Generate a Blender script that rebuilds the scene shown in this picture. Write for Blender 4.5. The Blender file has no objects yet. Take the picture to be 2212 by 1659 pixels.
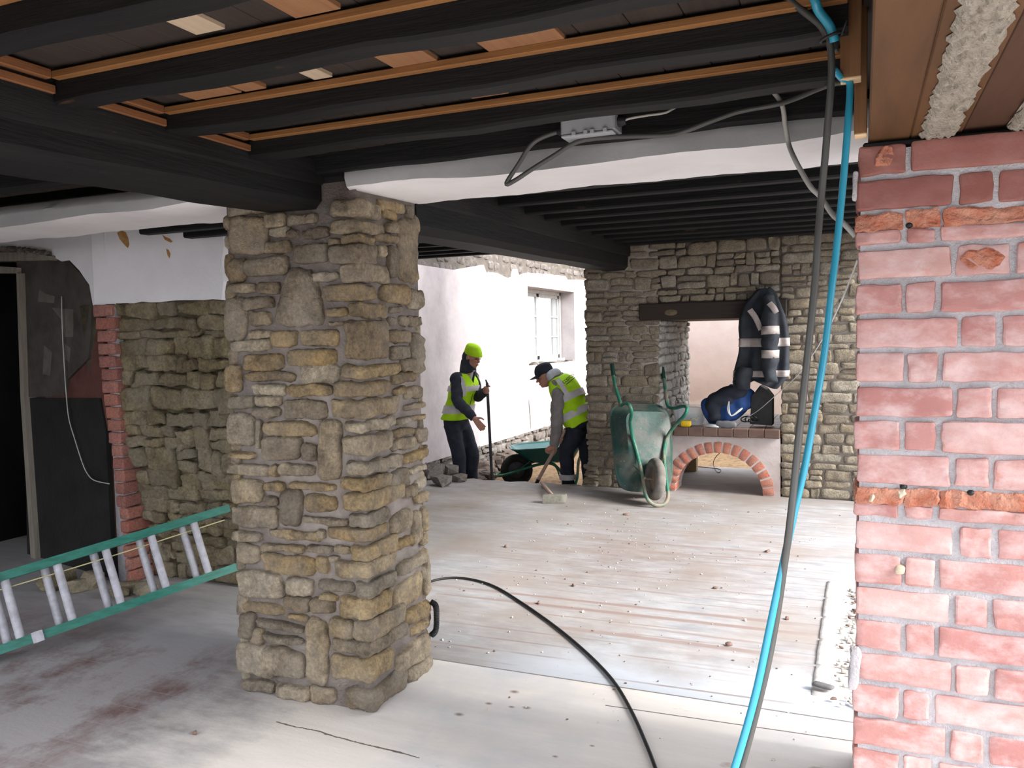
import bpy, bmesh, math, random
import numpy as np
from mathutils import Vector, Matrix
C = bpy.context.scene.collection
SC = bpy.context.scene
# ---------------------------------------------------------------- camera
CAM_H = 1.5
FPX = 1765.0
YAW, PIT, ROL = map(math.radians, (23.2, -3.3, -1.1))
_f = np.array([-math.sin(YAW)*math.cos(PIT), math.cos(YAW)*math.cos(PIT), math.sin(PIT)])
_r0 = np.array([math.cos(YAW), math.sin(YAW), 0.0])
_u0 = np.cross(_r0, _f)
_r = math.cos(ROL)*_r0 + math.sin(ROL)*_u0
_u = -math.sin(ROL)*_r0 + math.cos(ROL)*_u0
cam_d = bpy.data.cameras.new('camera')
cam_d.sensor_width = 36.0
cam_d.lens = 36.0*FPX/2212.0
cam_d.clip_start = 0.02
cam_o = bpy.data.objects.new('camera', cam_d)
C.objects.link(cam_o)
cam_o.matrix_world = Matrix(((_r[0], _u[0], -_f[0], 0), (_r[1], _u[1], -_f[1], 0), (_r[2], _u[2], -_f[2], CAM_H), (0, 0, 0, 1)))
SC.camera = cam_o
# ---------------------------------------------------------------- sky and exposure
SC.view_settings.view_transform = 'Standard'
SC.view_settings.look = 'None'
SC.view_settings.gamma = 1.0
SC.view_settings.use_curve_mapping = False
SC.view_settings.exposure = 2.05
w = bpy.data.worlds.new('overcast_sky')
SC.world = w
w.use_nodes = True
nt = w.node_tree
bg = nt.nodes['Background']
tc = nt.nodes.new('ShaderNodeTexCoord')
sep = nt.nodes.new('ShaderNodeSeparateXYZ')
rmp = nt.nodes.new('ShaderNodeValToRGB')
rmp.color_ramp.elements[0].position = 0.0
rmp.color_ramp.elements[0].color = (0.78, 0.82, 0.88, 1)
rmp.color_ramp.elements[1].position = 1.0
rmp.color_ramp.elements[1].color = (1.0, 1.03, 1.1, 1)
nt.links.new(tc.outputs['Generated'], sep.inputs[0])
nt.links.new(sep.outputs['Z'], rmp.inputs[0])
nt.links.new(rmp.outputs[0], bg.inputs[0])
bg.inputs[1].default_value = 1.0
# hazy sun through thin cloud
sun_d = bpy.data.lights.new('hazy_sun', 'SUN')
sun_d.energy = 2.4
sun_d.angle = math.radians(25)
sun_d.color = (1.0, 0.97, 0.92)
sun_o = bpy.data.objects.new('hazy_sun', sun_d)
C.objects.link(sun_o)
sun_o.rotation_euler = Vector((-0.84, 0.12, -0.53)).to_track_quat('-Z', 'Y').to_euler()
try:
    SC.cycles.use_denoising = True
    SC.cycles.max_bounces = 10
    SC.cycles.diffuse_bounces = 6
    SC.cycles.sample_clamp_indirect = 6.0
except Exception:
    pass

# ---------------------------------------------------------------- pixel helpers (photo 2212 x 1659)
CAMP = np.array([0.0, 0.0, CAM_H])
def ray(x, y): return (x-1106.0)/FPX*_r - (y-829.5)/FPX*_u + _f
def onX(x, y, X): d = ray(x, y); return CAMP + d*X/d[0]
def onY(x, y, Y): d = ray(x, y); return CAMP + d*Y/d[1]
def onZ(x, y, Z=0.0): d = ray(x, y); return CAMP + d*(Z-CAM_H)/d[2]

# ---------------------------------------------------------------- mesh helpers
def nrm(v): v = np.asarray(v, float); return v/(np.linalg.norm(v)+1e-12)
class MB:
    def __init__(s): s.v = []; s.f = []; s.m = []; s.n = 0
    def add(s, V, F, m=0):
        V = np.asarray(V, float)
        s.v.append(V)
        for f in F: s.f.append([i+s.n for i in f]); s.m.append(m)
        s.n += len(V)
    def mesh(s, name):
        me = bpy.data.meshes.new(name)
        V = np.concatenate(s.v) if s.v else np.zeros((0, 3))
        me.from_pydata([tuple(p) for p in V], [], s.f)
        me.update()
        return me
def obj(name, mb, mats, parent=None, smooth=True, sharp=None, recalc=False):
    me = mb.mesh(name)
    if not isinstance(mats, (list, tuple)): mats = [mats]
    for m in mats: me.materials.append(m)
    me.polygons.foreach_set('material_index', mb.m)
    me.polygons.foreach_set('use_smooth', [smooth]*len(me.polygons))
    if smooth and sharp: me.set_sharp_from_angle(angle=math.radians(sharp))
    o = bpy.data.objects.new(name, me)
    C.objects.link(o)
    if parent is not None: o.parent = parent
    return o
def tag(o, label, cat, group=None, kind=None):
    o['label'] = label; o['category'] = cat
    if group: o['group'] = group
    if kind: o['kind'] = kind
    return o
def empty(name, loc=(0, 0, 0)):
    o = bpy.data.objects.new(name, None); C.objects.link(o); o.location = loc
    o.empty_display_size = 0.05
    return o
class Thing:
    """An Empty at the thing's base; part() takes world-space geometry."""
    def __init__(s, name, label, cat, loc, group=None):
        s.loc = np.array(loc, float)
        s.o = empty(name, tuple(s.loc)); tag(s.o, label, cat, group)
    def part(s, name, mb, mats, parent=None, smooth=True, sharp=35, label=None):
        off = s.loc
        mb.v = [V-off for V in mb.v]
        o = obj(name, mb, mats, parent or s.o, smooth, sharp)
        if label: o['label'] = label
        return o
_cg = {}
def cubegrid(nx, ny, nz):
    k = (nx, ny, nz)
    if k in _cg: return _cg[k]
    idx = {}; V = []; F = []
    def vid(p):
        q = tuple(round(c, 5) for c in p)
        if q not in idx: idx[q] = len(V); V.append(q)
        return idx[q]
    N = (nx, ny, nz)
    for ax in range(3):
        a, b = [(1, 2), (2, 0), (0, 1)][ax]
        for sgn in (-1, 1):
            for i in range(N[a]):
                for j in range(N[b]):
                    q = []
                    for (di, dj) in ((0, 0), (1, 0), (1, 1), (0, 1)):
                        p = [0, 0, 0]; p[ax] = sgn; p[a] = -1+2*(i+di)/N[a]; p[b] = -1+2*(j+dj)/N[b]
                        q.append(vid(p))
                    F.append(q if sgn > 0 else q[::-1])
    _cg[k] = (np.array(V), F)
    return _cg[k]
def wob(P, rng, amp, freq):
    out = np.zeros_like(P)
    for k in range(3):
        fr = freq*(1+k*0.9)
        w_ = rng.normal(size=(3, 3))*fr; ph = rng.uniform(0, 6.28, 3)
        out += np.sin(P@w_.T+ph)*amp/(1+k)
    return out
def stone(mb, q, nrm_, d0, d1, rng, n=(8, 6, 4), m=6.0, amp=0.004, freq=25, mat=0):
    """rounded irregular block: q = four corners (ccw seen from outside) on a plane, from depth d0 to d1 along the normal"""
    V, F = cubegrid(*n)
    V = V/(np.sum(np.abs(V)**m, axis=1)**(1.0/m))[:, None]
    a = (V[:, 0:1]+1)/2; b = (V[:, 1:2]+1)/2; c = (V[:, 2:3]+1)/2
    q = np.asarray(q, float)
    P = (1-a)*(1-b)*q[0]+a*(1-b)*q[1]+a*b*q[2]+(1-a)*b*q[3]
    P = P+np.asarray(nrm_, float)*(d0+(d1-d0)*c)
    if amp: P = P+wob(P, rng, amp, freq)+ridge(P, rng, amp*0.9, freq*1.7)
    mb.add(P, F, mat)
def ridge(P, rng, amp, freq):
    """chipped, creased relief"""
    out = np.zeros_like(P)
    for k in range(3):
        w_ = rng.normal(size=(3, 3))*freq*(1+k*0.8); ph = rng.uniform(0, 6.28, 3)
        out -= (np.abs(np.sin(P@w_.T+ph))-0.6)*amp/(1+0.6*k)
    return out
def brick(mb, q, nrm_, d0, d1, rng, n=(8, 5, 4), r=0.006, amp=0.001, freq=60, mat=0):
    """block with crisp edges eased by an absolute radius r"""
    q = np.asarray(q, float); nn = np.asarray(nrm_, float)
    hx = np.linalg.norm(q[1]-q[0])/2; hy = np.linalg.norm(q[3]-q[0])/2; hz = abs(d1-d0)/2
    h = np.array([hx, hy, hz]); V, F = cubegrid(*n); V = V.copy()
    for k in range(3):
        e_ = np.abs(V[:, k]) > 1-1e-6
        lim = 1-min(r, h[k]*0.45)/h[k]
        inner = V[:, k]/(1-2.0/n[k])*lim if n[k] > 2 else V[:, k]
        V[:, k] = np.where(e_, V[:, k], inner)
    P0 = V*h; rr_ = np.minimum(r, h*0.45); inn = np.clip(P0, -(h-rr_), h-rr_)
    d = P0-inn; L = np.linalg.norm(d/rr_, axis=1)[:, None]
    V = (inn+np.where(L > 1, d/np.maximum(L, 1e-9), d))/h
    a = (V[:, 0:1]+1)/2; b = (V[:, 1:2]+1)/2; c = (V[:, 2:3]+1)/2
    P = (1-a)*(1-b)*q[0]+a*(1-b)*q[1]+a*b*q[2]+(1-a)*b*q[3]
    P = P+nn*(d0+(d1-d0)*c)
    if amp: P = P+wob(P, rng, amp, freq)
    mb.add(P, F, mat)
def rect(o, u, v, u0, u1, v0, v1):
    o, u, v = map(np.asarray, (o, u, v))
    return [o+u*u0+v*v0, o+u*u1+v*v0, o+u*u1+v*v1, o+u*u0+v*v1]
_BF = [[0, 3, 2, 1], [4, 5, 6, 7], [0, 1, 5, 4], [1, 2, 6, 5], [2, 3, 7, 6], [3, 0, 4, 7]]
def box(mb, x0, x1, y0, y1, z0, z1, mat=0):
    mb.add([(x0, y0, z0), (x1, y0, z0), (x1, y1, z0), (x0, y1, z0), (x0, y0, z1), (x1, y0, z1), (x1, y1, z1), (x0, y1, z1)], _BF, mat)
def obox(mb, c, ax, ay, az, hx, hy, hz, mat=0, m=14.0, n=(2, 2, 2), rng=None, amp=0.0, freq=20):
    """oriented box with softened edges"""
    V, F = cubegrid(*n)
    if m: V = V/(np.sum(np.abs(V)**m, axis=1)**(1.0/m))[:, None]
    P = np.asarray(c)+V[:, 0:1]*hx*nrm(ax)+V[:, 1:2]*hy*nrm(ay)+V[:, 2:3]*hz*nrm(az)
    if rng is not None and amp: P = P+wob(P, rng, amp, freq)
    mb.add(P, F, mat)
def bbox_b(mb, x0, x1, y0, y1, z0, z1, mat=0, b=0.006):
    """box with chamfered edges"""
    c = np.array([(x0+x1)/2, (y0+y1)/2, (z0+z1)/2]); h = np.array([(x1-x0)/2, (y1-y0)/2, (z1-z0)/2])
    b = min(b, h.min()*0.5)
    V = []; F = []
    sg = [(-1, -1, -1), (1, -1, -1), (1, 1, -1), (-1, 1, -1), (-1, -1, 1), (1, -1, 1), (1, 1, 1), (-1, 1, 1)]
    for s in sg:
        s = np.array(s, float)
        for ax in range(3):
            p = c+s*(h-b); p[ax] = c[ax]+s[ax]*h[ax]; V.append(p)
    ix = {s: i for i, s in enumerate(sg)}
    for ax in range(3):
        for s in (-1, 1):
            a, bb = [(1, 2), (2, 0), (0, 1)][ax]
            f = []
            for (p, q) in ((-1, -1), (1, -1), (1, 1), (-1, 1)):
                t = [0, 0, 0]; t[ax] = s; t[a] = p; t[bb] = q; f.append(ix[tuple(t)]*3+ax)
            F.append(f if s > 0 else f[::-1])
    for ax in range(3):
        a, bb = [(1, 2), (2, 0), (0, 1)][ax]
        for p in (-1, 1):
            for q in (-1, 1):
                t0 = [0, 0, 0]; t0[ax] = -1; t0[a] = p; t0[bb] = q; t1 = list(t0); t1[ax] = 1
                i, j = ix[tuple(t0)], ix[tuple(t1)]
                f = [i*3+a, j*3+a, j*3+bb, i*3+bb]
                F.append(f if p*q > 0 else f[::-1])
    for s in sg:
        i = ix[s]; f = [i*3, i*3+1, i*3+2]
        F.append(f if s[0]*s[1]*s[2] > 0 else f[::-1])
    mb.add(V, F, mat)
def prism(mb, pts, off, mat=0):
    """polygon outline (3-D points) extruded by a vector"""
    P = np.asarray(pts, float); n = len(P); off = np.asarray(off, float)
    F = [list(range(n)), list(range(2*n-1, n-1, -1))]
    for i in range(n): F.append([i, i+n, (i+1) % n+n, (i+1) % n])
    a = np.zeros(3)
    for i in range(n): a += np.cross(P[i]-P[0], P[(i+1) % n]-P[0])
    if a@off > 0: F = [f[::-1] for f in F]
    mb.add(np.concatenate([P, P+off]), F, mat)
def smoothpath(P, k=6, closed=False):
    P = [np.asarray(p, float) for p in P]; n = len(P)
    if n < 3 or k < 2: return np.array(P)
    out = []
    rngi = range(n if closed else n-1)
    for i in rngi:
        if closed: p0, p1, p2, p3 = P[i-1], P[i], P[(i+1) % n], P[(i+2) % n]
        else: p0, p1, p2, p3 = P[max(i-1, 0)], P[i], P[i+1], P[min(i+2, n-1)]
        for j in range(k):
            t = j/k
            out.append(0.5*((2*p1)+(-p0+p2)*t+(2*p0-5*p1+4*p2-p3)*t*t+(-p0+3*p1-3*p2+p3)*t**3))
    if not closed: out.append(P[-1])
    return np.array(out)
def tube(mb, pts, r, n=8, k=6, mat=0, closed=False):
    """round tube along a smoothed path; r a number or one per control point"""
    P = smoothpath(pts, k, closed)
    if np.ndim(r): R = np.interp(np.linspace(0, len(r)-1, len(P)), range(len(r)), r)
    else: R = np.full(len(P), float(r))
    m_ = len(P)
    T = np.array([nrm(P[min(i+1, m_-1)]-P[max(i-1, 0)]) for i in range(m_)])
    if closed: T = np.array([nrm(P[(i+1) % m_]-P[i-1]) for i in range(m_)])
    a = np.array([0, 0, 1.0]) if abs(T[0][2]) < 0.9 else np.array([1.0, 0, 0])
    u = nrm(np.cross(T[0], a)); V = []
    ang = np.linspace(0, 2*np.pi, n, endpoint=False)
    for i in range(m_):
        u = nrm(u-T[i]*(u@T[i])); v = np.cross(T[i], u)
        V.append(P[i]+R[i]*(np.cos(ang)[:, None]*u+np.sin(ang)[:, None]*v))
    F = []
    for i in range(m_ if closed else m_-1):
        j = (i+1) % m_
        for q in range(n): F.append([i*n+q, i*n+(q+1) % n, j*n+(q+1) % n, j*n+q])
    V = np.concatenate(V)
    if not closed:
        F.append(list(range(n))[::-1]); F.append([(m_-1)*n+q for q in range(n)])
    mb.add(V, F, mat)
def loft(mb, rings, n=20, mat=0, k=1, power=2.0, caps=True):
    """rings: (centre, axis u, axis v, ru, rv) -> closed elliptical loft (superellipse power)"""
    C_ = np.array([r[0] for r in rings], float); U = np.array([r[1] for r in rings], float); W = np.array([r[2] for r in rings], float)
    R = np.array([[r[3], r[4]] for r in rings], float)
    if k > 1:
        C_ = smoothpath(C_, k); U = smoothpath(U, k); W = smoothpath(W, k); R = smoothpath(np.c_[R, np.zeros(len(R))], k)[:, :2]
    ang = np.linspace(0, 2*np.pi, n, endpoint=False)
    c = np.sign(np.cos(ang))*np.abs(np.cos(ang))**(2/power); s = np.sign(np.sin(ang))*np.abs(np.sin(ang))**(2/power)
    V = []
    for i in range(len(C_)): V.append(C_[i]+c[:, None]*nrm(U[i])*max(R[i, 0], 1e-4)+s[:, None]*nrm(W[i])*max(R[i, 1], 1e-4))
    F = []
    for i in range(len(C_)-1):
        for q in range(n): F.append([i*n+q, i*n+(q+1) % n, (i+1)*n+(q+1) % n, (i+1)*n+q])
    if caps: F.append(list(range(n))[::-1]); F.append([(len(C_)-1)*n+q for q in range(n)])
    mb.add(np.concatenate(V), F, mat)
def ellipsoid(mb, c, ax, ay, az, rx, ry, rz, mat=0, n=(6, 6, 6)):
    V, F = cubegrid(*n); V = V/np.linalg.norm(V, axis=1)[:, None]
    mb.add(np.asarray(c)+V[:, 0:1]*rx*nrm(ax)+V[:, 1:2]*ry*nrm(ay)+V[:, 2:3]*rz*nrm(az), F, mat)
def fuse(mb, voxel, smooth=4, name='tmp', wr=None):
    """merge overlapping closed shapes into one continuous surface; returns a new MB"""
    me = mb.mesh(name); o = bpy.data.objects.new(name, me); C.objects.link(o)
    rm = o.modifiers.new('r', 'REMESH'); rm.mode = 'VOXEL'; rm.voxel_size = voxel
    sm = o.modifiers.new('s', 'SMOOTH'); sm.iterations = smooth; sm.factor = 0.5
    dg = bpy.context.evaluated_depsgraph_get()
    e = o.evaluated_get(dg); m2 = bpy.data.meshes.new_from_object(e)
    V = np.zeros(len(m2.vertices)*3); m2.vertices.foreach_get('co', V); V = V.reshape(-1, 3)
    if wr is not None:
        N = np.zeros(len(m2.vertices)*3); m2.vertices.foreach_get('normal', N); V = V+N.reshape(-1, 3)*wr(V)[:, None]
    F = [list(p.vertices) for p in m2.polygons]
    bpy.data.objects.remove(o); bpy.data.meshes.remove(me); bpy.data.meshes.remove(m2)
    out = MB(); out.add(V, F); return out

# ---------------------------------------------------------------- materials
class NT:
    def __init__(s, name):
        s.m = bpy.data.materials.new(name); s.m.use_nodes = True
        s.t = s.m.node_tree; s.b = s.t.nodes['Principled BSDF']
        s.tc = s.t.nodes.new('ShaderNodeTexCoord'); s.vec = s.tc.outputs['Object']
    def n(s, t, **kw):
        x = s.t.nodes.new(t)
        for k, v in kw.items(): setattr(x, k, v)
        return x
    def lk(s, a, b): s.t.links.new(a, b)
    def noise(s, scale, detail=6, rough=0.6, stretch=None, vec=None):
        v = vec or s.vec
        if stretch:
            mp = s.n('ShaderNodeMapping'); mp.inputs['Scale'].default_value = stretch; s.lk(v, mp.inputs[0]); v = mp.outputs[0]
        x = s.n('ShaderNodeTexNoise'); x.inputs['Scale'].default_value = scale; x.inputs['Detail'].default_value = detail; x.inputs['Roughness'].default_value = rough
        s.lk(v, x.inputs['Vector']); return x.outputs['Fac']
    def ramp(s, fac, stops):
        r = s.n('ShaderNodeValToRGB'); e = r.color_ramp.elements
        while len(e) < len(stops): e.new(0.5)
        for i, (p, c) in enumerate(stops):
            e[i].position = p; e[i].color = (c, c, c, 1) if np.ndim(c) == 0 else (*c, 1)
        s.lk(fac, r.inputs[0]); return r.outputs[0]
    def mix(s, fac, a, b, mode='MIX'):
        x = s.n('ShaderNodeMix', data_type='RGBA', blend_type=mode)
        for k, v in ((0, fac), (6, a), (7, b)):
            if hasattr(v, 'node'): s.lk(v, x.inputs[k])
            else: x.inputs[k].default_value = v if k == 0 else ((*v, 1) if len(v) == 3 else v)
        return x.outputs[2]
    def math(s, op, a, b=None, c=None, clamp=False):
        x = s.n('ShaderNodeMath', operation=op); x.use_clamp = clamp
        for i, v in enumerate((a, b, c)):
            if v is None: continue
            if hasattr(v, 'node'): s.lk(v, x.inputs[i])
            else: x.inputs[i].default_value = v
        return x.outputs[0]
    def xyz(s):
        x = s.n('ShaderNodeSeparateXYZ'); s.lk(s.vec, x.inputs[0]); return x.outputs
    def bump(s, h, strength=0.3, dist=0.01):
        x = s.n('ShaderNodeBump'); x.inputs['Strength'].default_value = strength; x.inputs['Distance'].default_value = dist
        s.lk(h, x.inputs['Height']); s.lk(x.outputs[0], s.b.inputs['Normal'])
    def col(s, c):
        if hasattr(c, 'node'): s.lk(c, s.b.inputs['Base Color'])
        else: s.b.inputs['Base Color'].default_value = (*c, 1)
    def set(s, rough=0.8, metal=0.0, spec=0.3):
        s.b.inputs['Roughness'].default_value = rough; s.b.inputs['Metallic'].default_value = metal
        s.b.inputs['Specular IOR Level'].default_value = spec
def M(name, c1, c2=None, scale=8, rough=0.85, bump=0.2, bscale=None, lo=0.35, hi=0.65, stretch=None, metal=0, spec=0.3, bdist=0.01, detail=6):
    t = NT(name); t.set(rough, metal, spec)
    if c2 is None: t.col(c1)
    else: t.col(t.mix(t.ramp(t.noise(scale, detail, stretch=stretch), [(lo, 0.0), (hi, 1.0)]), c1, c2))
    if bump: t.bump(t.noise(bscale or scale*4, 5, stretch=stretch), bump, bdist)
    return t.m
def Mstone(name, pal, dirt, scale=14, bump=0.9, dust=0.0, dustc=(0.50, 0.455, 0.39), bdist=0.025):
    """each stone its own tone from the palette, mottled and pitted"""
    t = NT(name); t.set(0.92, 0, 0.2)
    g = t.n('ShaderNodeNewGeometry')
    k = len(pal)
    r = t.ramp(g.outputs['Random Per Island'], [(i/(k-1), c) for i, c in enumerate(pal)])
    n1 = t.noise(scale, 8, 0.65)
    c = t.mix(t.ramp(n1, [(0.36, 0.0), (0.66, 1.0)]), r, dirt)
    c = t.mix(0.8, r, c)
    n2 = t.noise(scale*5, 6, 0.7)
    c = t.mix(t.ramp(n2, [(0.3, 0.75), (0.7, 0.0)]), c, (0.05, 0.04, 0.03), 'MIX') if False else t.mix(1.0, c, t.ramp(n2, [(0.28, 0.5), (0.68, 1.25)]), 'MULTIPLY')
    if dust: c = t.mix(t.math('MULTIPLY', t.ramp(t.noise(scale*0.35, 5), [(0.42, 0.0), (0.72, 1.0)]), dust), c, dustc)
    t.col(c)
    h = t.math('ADD', n1, t.math('MULTIPLY', n2, 0.6))
    t.bump(h, bump, bdist)
    return t.m

PAL_P = [(0.32, 0.24, 0.145), (0.43, 0.345, 0.235), (0.20, 0.16, 0.12), (0.40, 0.275, 0.125), (0.50, 0.425, 0.315), (0.33, 0.265, 0.185), (0.47, 0.33, 0.155), (0.26, 0.215, 0.16), (0.39, 0.315, 0.22)]
PAL_F = [(0.30, 0.245, 0.17), (0.42, 0.36, 0.265), (0.23, 0.19, 0.14), (0.47, 0.42, 0.335), (0.34, 0.27, 0.175), (0.38, 0.33, 0.25)]
PAL_R = [(0.26, 0.215, 0.125), (0.33, 0.275, 0.165), (0.20, 0.165, 0.10), (0.36, 0.30, 0.19), (0.28, 0.22, 0.12)]
m_pill = Mstone('pillar_limestone', PAL_P, (0.12, 0.095, 0.072), dust=0.3)
m_far = Mstone('chimney_limestone', PAL_F, (0.24, 0.2, 0.16), scale=18)
m_rub = Mstone('rubble_limestone', PAL_R, (0.13, 0.10, 0.06), scale=12, bump=0.9, dust=0.3, dustc=(0.45, 0.42, 0.38))
m_white_st = Mstone('limewashed_stone', [(0.62, 0.60, 0.56), (0.72, 0.70, 0.66), (0.52, 0.49, 0.45)], (0.4, 0.37, 0.33), scale=18)
m_mort = M('pillar_mortar', (0.20, 0.165, 0.145), (0.30, 0.26, 0.235), 10, bump=0.5, bscale=90)
m_mortf = M('chimney_mortar', (0.25, 0.215, 0.185), (0.33, 0.29, 0.26), 10, bump=0.5, bscale=90)
m_mortr = M('rubble_earth_mortar', (0.07, 0.055, 0.034), (0.15, 0.12, 0.075), 10, bump=0.6, bscale=60)
m_cem = M('brick_mortar', (0.33, 0.315, 0.33), (0.47, 0.45, 0.475), 12, bump=0.8, bscale=120)
# red brick, pinkish with scuffs
def brickmat(name, pal, bloom, bc):
    t = NT(name); t.set(0.85, 0, 0.25)
    g = t.n('ShaderNodeNewGeometry')
    r = t.ramp(g.outputs['Random Per Island'], pal)
    c = t.mix(t.math('MULTIPLY', t.ramp(t.noise(11, 7, 0.65, stretch=(1, 1, 1.6)), [(0.42, 0.0), (0.66, 1.0)]), bloom), r, bc)
    c = t.mix(t.ramp(t.noise(7, 8, 0.7), [(0.62, 0.0), (0.70, 0.6)]), c, (0.48, 0.13, 0.075))
    c = t.mix(t.ramp(t.noise(30, 5, 0.7), [(0.66, 0.0), (0.74, 0.5)]), c, (0.2, 0.12, 0.1))
    t.col(c); t.bump(t.noise(60, 7, 0.7), 0.35, 0.006); return t.m
m_brick = brickmat('pink_red_brick', [(0.0, (0.35, 0.16, 0.15)), (0.3, (0.43, 0.225, 0.21)), (0.55, (0.37, 0.175, 0.16)), (0.8, (0.49, 0.305, 0.285)), (1.0, (0.33, 0.14, 0.125))], 0.75, (0.56, 0.425, 0.42))
m_bricktop = brickmat('shaded_red_brick', [(0.0, (0.20, 0.075, 0.06)), (0.5, (0.25, 0.10, 0.085)), (1.0, (0.22, 0.085, 0.075))], 0.5, (0.30, 0.16, 0.145))  # redder top courses, darkened further to paint in the soffit's shade
m_brickcut = M('cut_red_brick', (0.38, 0.115, 0.065), (0.48, 0.24, 0.17), 20, bump=0.9, bscale=50, bdist=0.02)
m_brickold = Mstone('dusty_red_brick', [(0.36, 0.12, 0.085), (0.42, 0.17, 0.12), (0.30, 0.11, 0.09), (0.44, 0.2, 0.16)], (0.24, 0.13, 0.11), scale=20, bump=0.4)
m_brickdark = M('shaded_dark_brick', (0.075, 0.028, 0.022), (0.11, 0.045, 0.036), 8, bump=0.3)  # the jamb's red brick again, its shade painted in as dark red
m_arch = Mstone('arch_brick', [(0.45, 0.13, 0.08), (0.50, 0.19, 0.12), (0.38, 0.11, 0.08)], (0.36, 0.2, 0.16), scale=25, bump=0.4)
# plaster
def plaster(name, c, c2, crack=True):
    t = NT(name); t.set(0.9, 0, 0.2)
    k = t.mix(t.ramp(t.noise(3.0, 6), [(0.35, 0.0), (0.7, 1.0)]), c, c2)
    if crack:
        k = t.mix(t.ramp(t.noise(16, 9, 0.75, stretch=(1.0, 1.0, 0.6)), [(0.655, 0.0), (0.70, 0.55)]), k, (0.33, 0.30, 0.29))
    t.col(k); t.bump(t.math('ADD', t.noise(6, 4), t.math('MULTIPLY', t.noise(40, 6), 0.25)), 0.25, 0.02); return t.m
m_plw = plaster('pinkish_white_plaster', (0.50, 0.455, 0.46), (0.38, 0.34, 0.345))
m_plb = plaster('white_beam_plaster', (0.80, 0.78, 0.78), (0.72, 0.69, 0.69), False)
m_plg = plaster('raw_grey_plaster', (0.30, 0.30, 0.305), (0.37, 0.37, 0.375), False)
m_pll = plaster('white_wall_paint', (0.78, 0.77, 0.80), (0.70, 0.69, 0.71), False)
m_plp = plaster('pink_far_plaster', (0.74, 0.64, 0.62), (0.66, 0.57, 0.54))
m_plarch = plaster('limewash', (0.50, 0.44, 0.42), (0.38, 0.30, 0.28))
m_ochre = M('exposed_ochre_render', (0.36, 0.17, 0.05), (0.45, 0.28, 0.12), 30, bump=0.3)
m_cemdark = M('dark_cement', (0.038, 0.032, 0.028), (0.072, 0.063, 0.056), 5, bump=0.5, bscale=30)
m_cemlow = M('black_cement', (0.009, 0.0085, 0.008), (0.016, 0.015, 0.0145), 5, bump=0.5, bscale=30)  # near-black cement for the lower part of the wall
m_cempatch = M('pale_scraped_cement', (0.085, 0.073, 0.064), (0.13, 0.113, 0.10), 9, bump=0.3)
# timber
def wood(name, c1, c2, st=(2, 30, 30), rough=0.7, bump=0.3, knots=None, spec=0.35):
    t = NT(name); t.set(rough, 0, spec)
    n = t.noise(1.6, 8, 0.65, stretch=st)
    c = t.mix(t.ramp(n, [(0.3, 0.0), (0.7, 1.0)]), c1, c2)
    if knots: c = t.mix(t.ramp(t.noise(7, 3), [(0.68, 0.0), (0.76, 1.0)]), c, knots)
    t.col(c); t.bump(n, bump, 0.01); return t.m
def blackwood(name, st):
    t = NT(name); t.set(0.6, 0, 0.2)
    n = t.noise(1.6, 8, 0.65, stretch=st)
    c = t.mix(t.ramp(n, [(0.3, 0.0), (0.7, 1.0)]), (0.0055, 0.0055, 0.0062), (0.012, 0.0118, 0.0118))
    c = t.mix(t.ramp(t.noise(5, 9, 0.75, stretch=tuple(0.35*x**0.5 for x in st)), [(0.63, 0.0), (0.68, 0.8)]), c, (0.075, 0.04, 0.018))
    t.col(c); t.bump(t.noise(3, 8, 0.7, stretch=st), 0.5, 0.015); return t.m
m_blkx = blackwood('black_painted_timber', (1.5, 22, 22))
m_blky = blackwood('black_painted_oak', (22, 1.5, 22))
m_lath = wood('fresh_orange_lath', (0.19, 0.078, 0.024), (0.28, 0.13, 0.042), (2, 40, 40))
m_lathy = wood('fresh_orange_lath_across', (0.16, 0.06, 0.022), (0.22, 0.09, 0.034), (40, 2, 40))
m_ceilb = wood('dark_ceiling_boards', (0.024, 0.017, 0.014), (0.038, 0.028, 0.023), (30, 1.5, 20))
m_newb = wood('pale_new_board', (0.40, 0.30, 0.21), (0.50, 0.39, 0.28), (30, 2, 20))
m_newo = wood('orange_new_board', (0.22, 0.10, 0.045), (0.28, 0.14, 0.065), (30, 2, 20))
m_ply = wood('brown_shuttering_board', (0.062, 0.028, 0.0095), (0.105, 0.050, 0.018), (10, 1.2, 10), knots=(0.11, 0.05, 0.02))
m_plyd = wood('dark_brown_board', (0.045, 0.020, 0.011), (0.068, 0.032, 0.017), (10, 1.2, 10))
m_post = wood('brown_timber_offcut', (0.17, 0.075, 0.03), (0.25, 0.12, 0.05), (30, 30, 2))
m_cut = M('pale_sawn_end', (0.66, 0.46, 0.26), (0.74, 0.55, 0.34), 30, bump=0.1)
m_resid = M('mortar_residue', (0.42, 0.38, 0.31), (0.58, 0.54, 0.46), 40, bump=1.0, bscale=110, bdist=0.03)
m_lint = wood('dark_stained_lintel', (0.02, 0.013, 0.010), (0.038, 0.024, 0.018), (2, 20, 20))
m_oldw = wood('weathered_timber', (0.17, 0.145, 0.12), (0.28, 0.245, 0.20), (20, 20, 2))
m_wht = M('white_window_paint', (0.46, 0.46, 0.45), (0.38, 0.38, 0.37), 8, rough=0.5, bump=0.1)
def glassmat():
    t = NT('window_glass'); t.set(0.05, 0, 0.5); t.col((0.9, 0.95, 0.95)); t.b.inputs['Transmission Weight'].default_value = 0.9
    t.b.inputs['IOR'].default_value = 1.1; return t.m
m_glass = glassmat()
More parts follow.
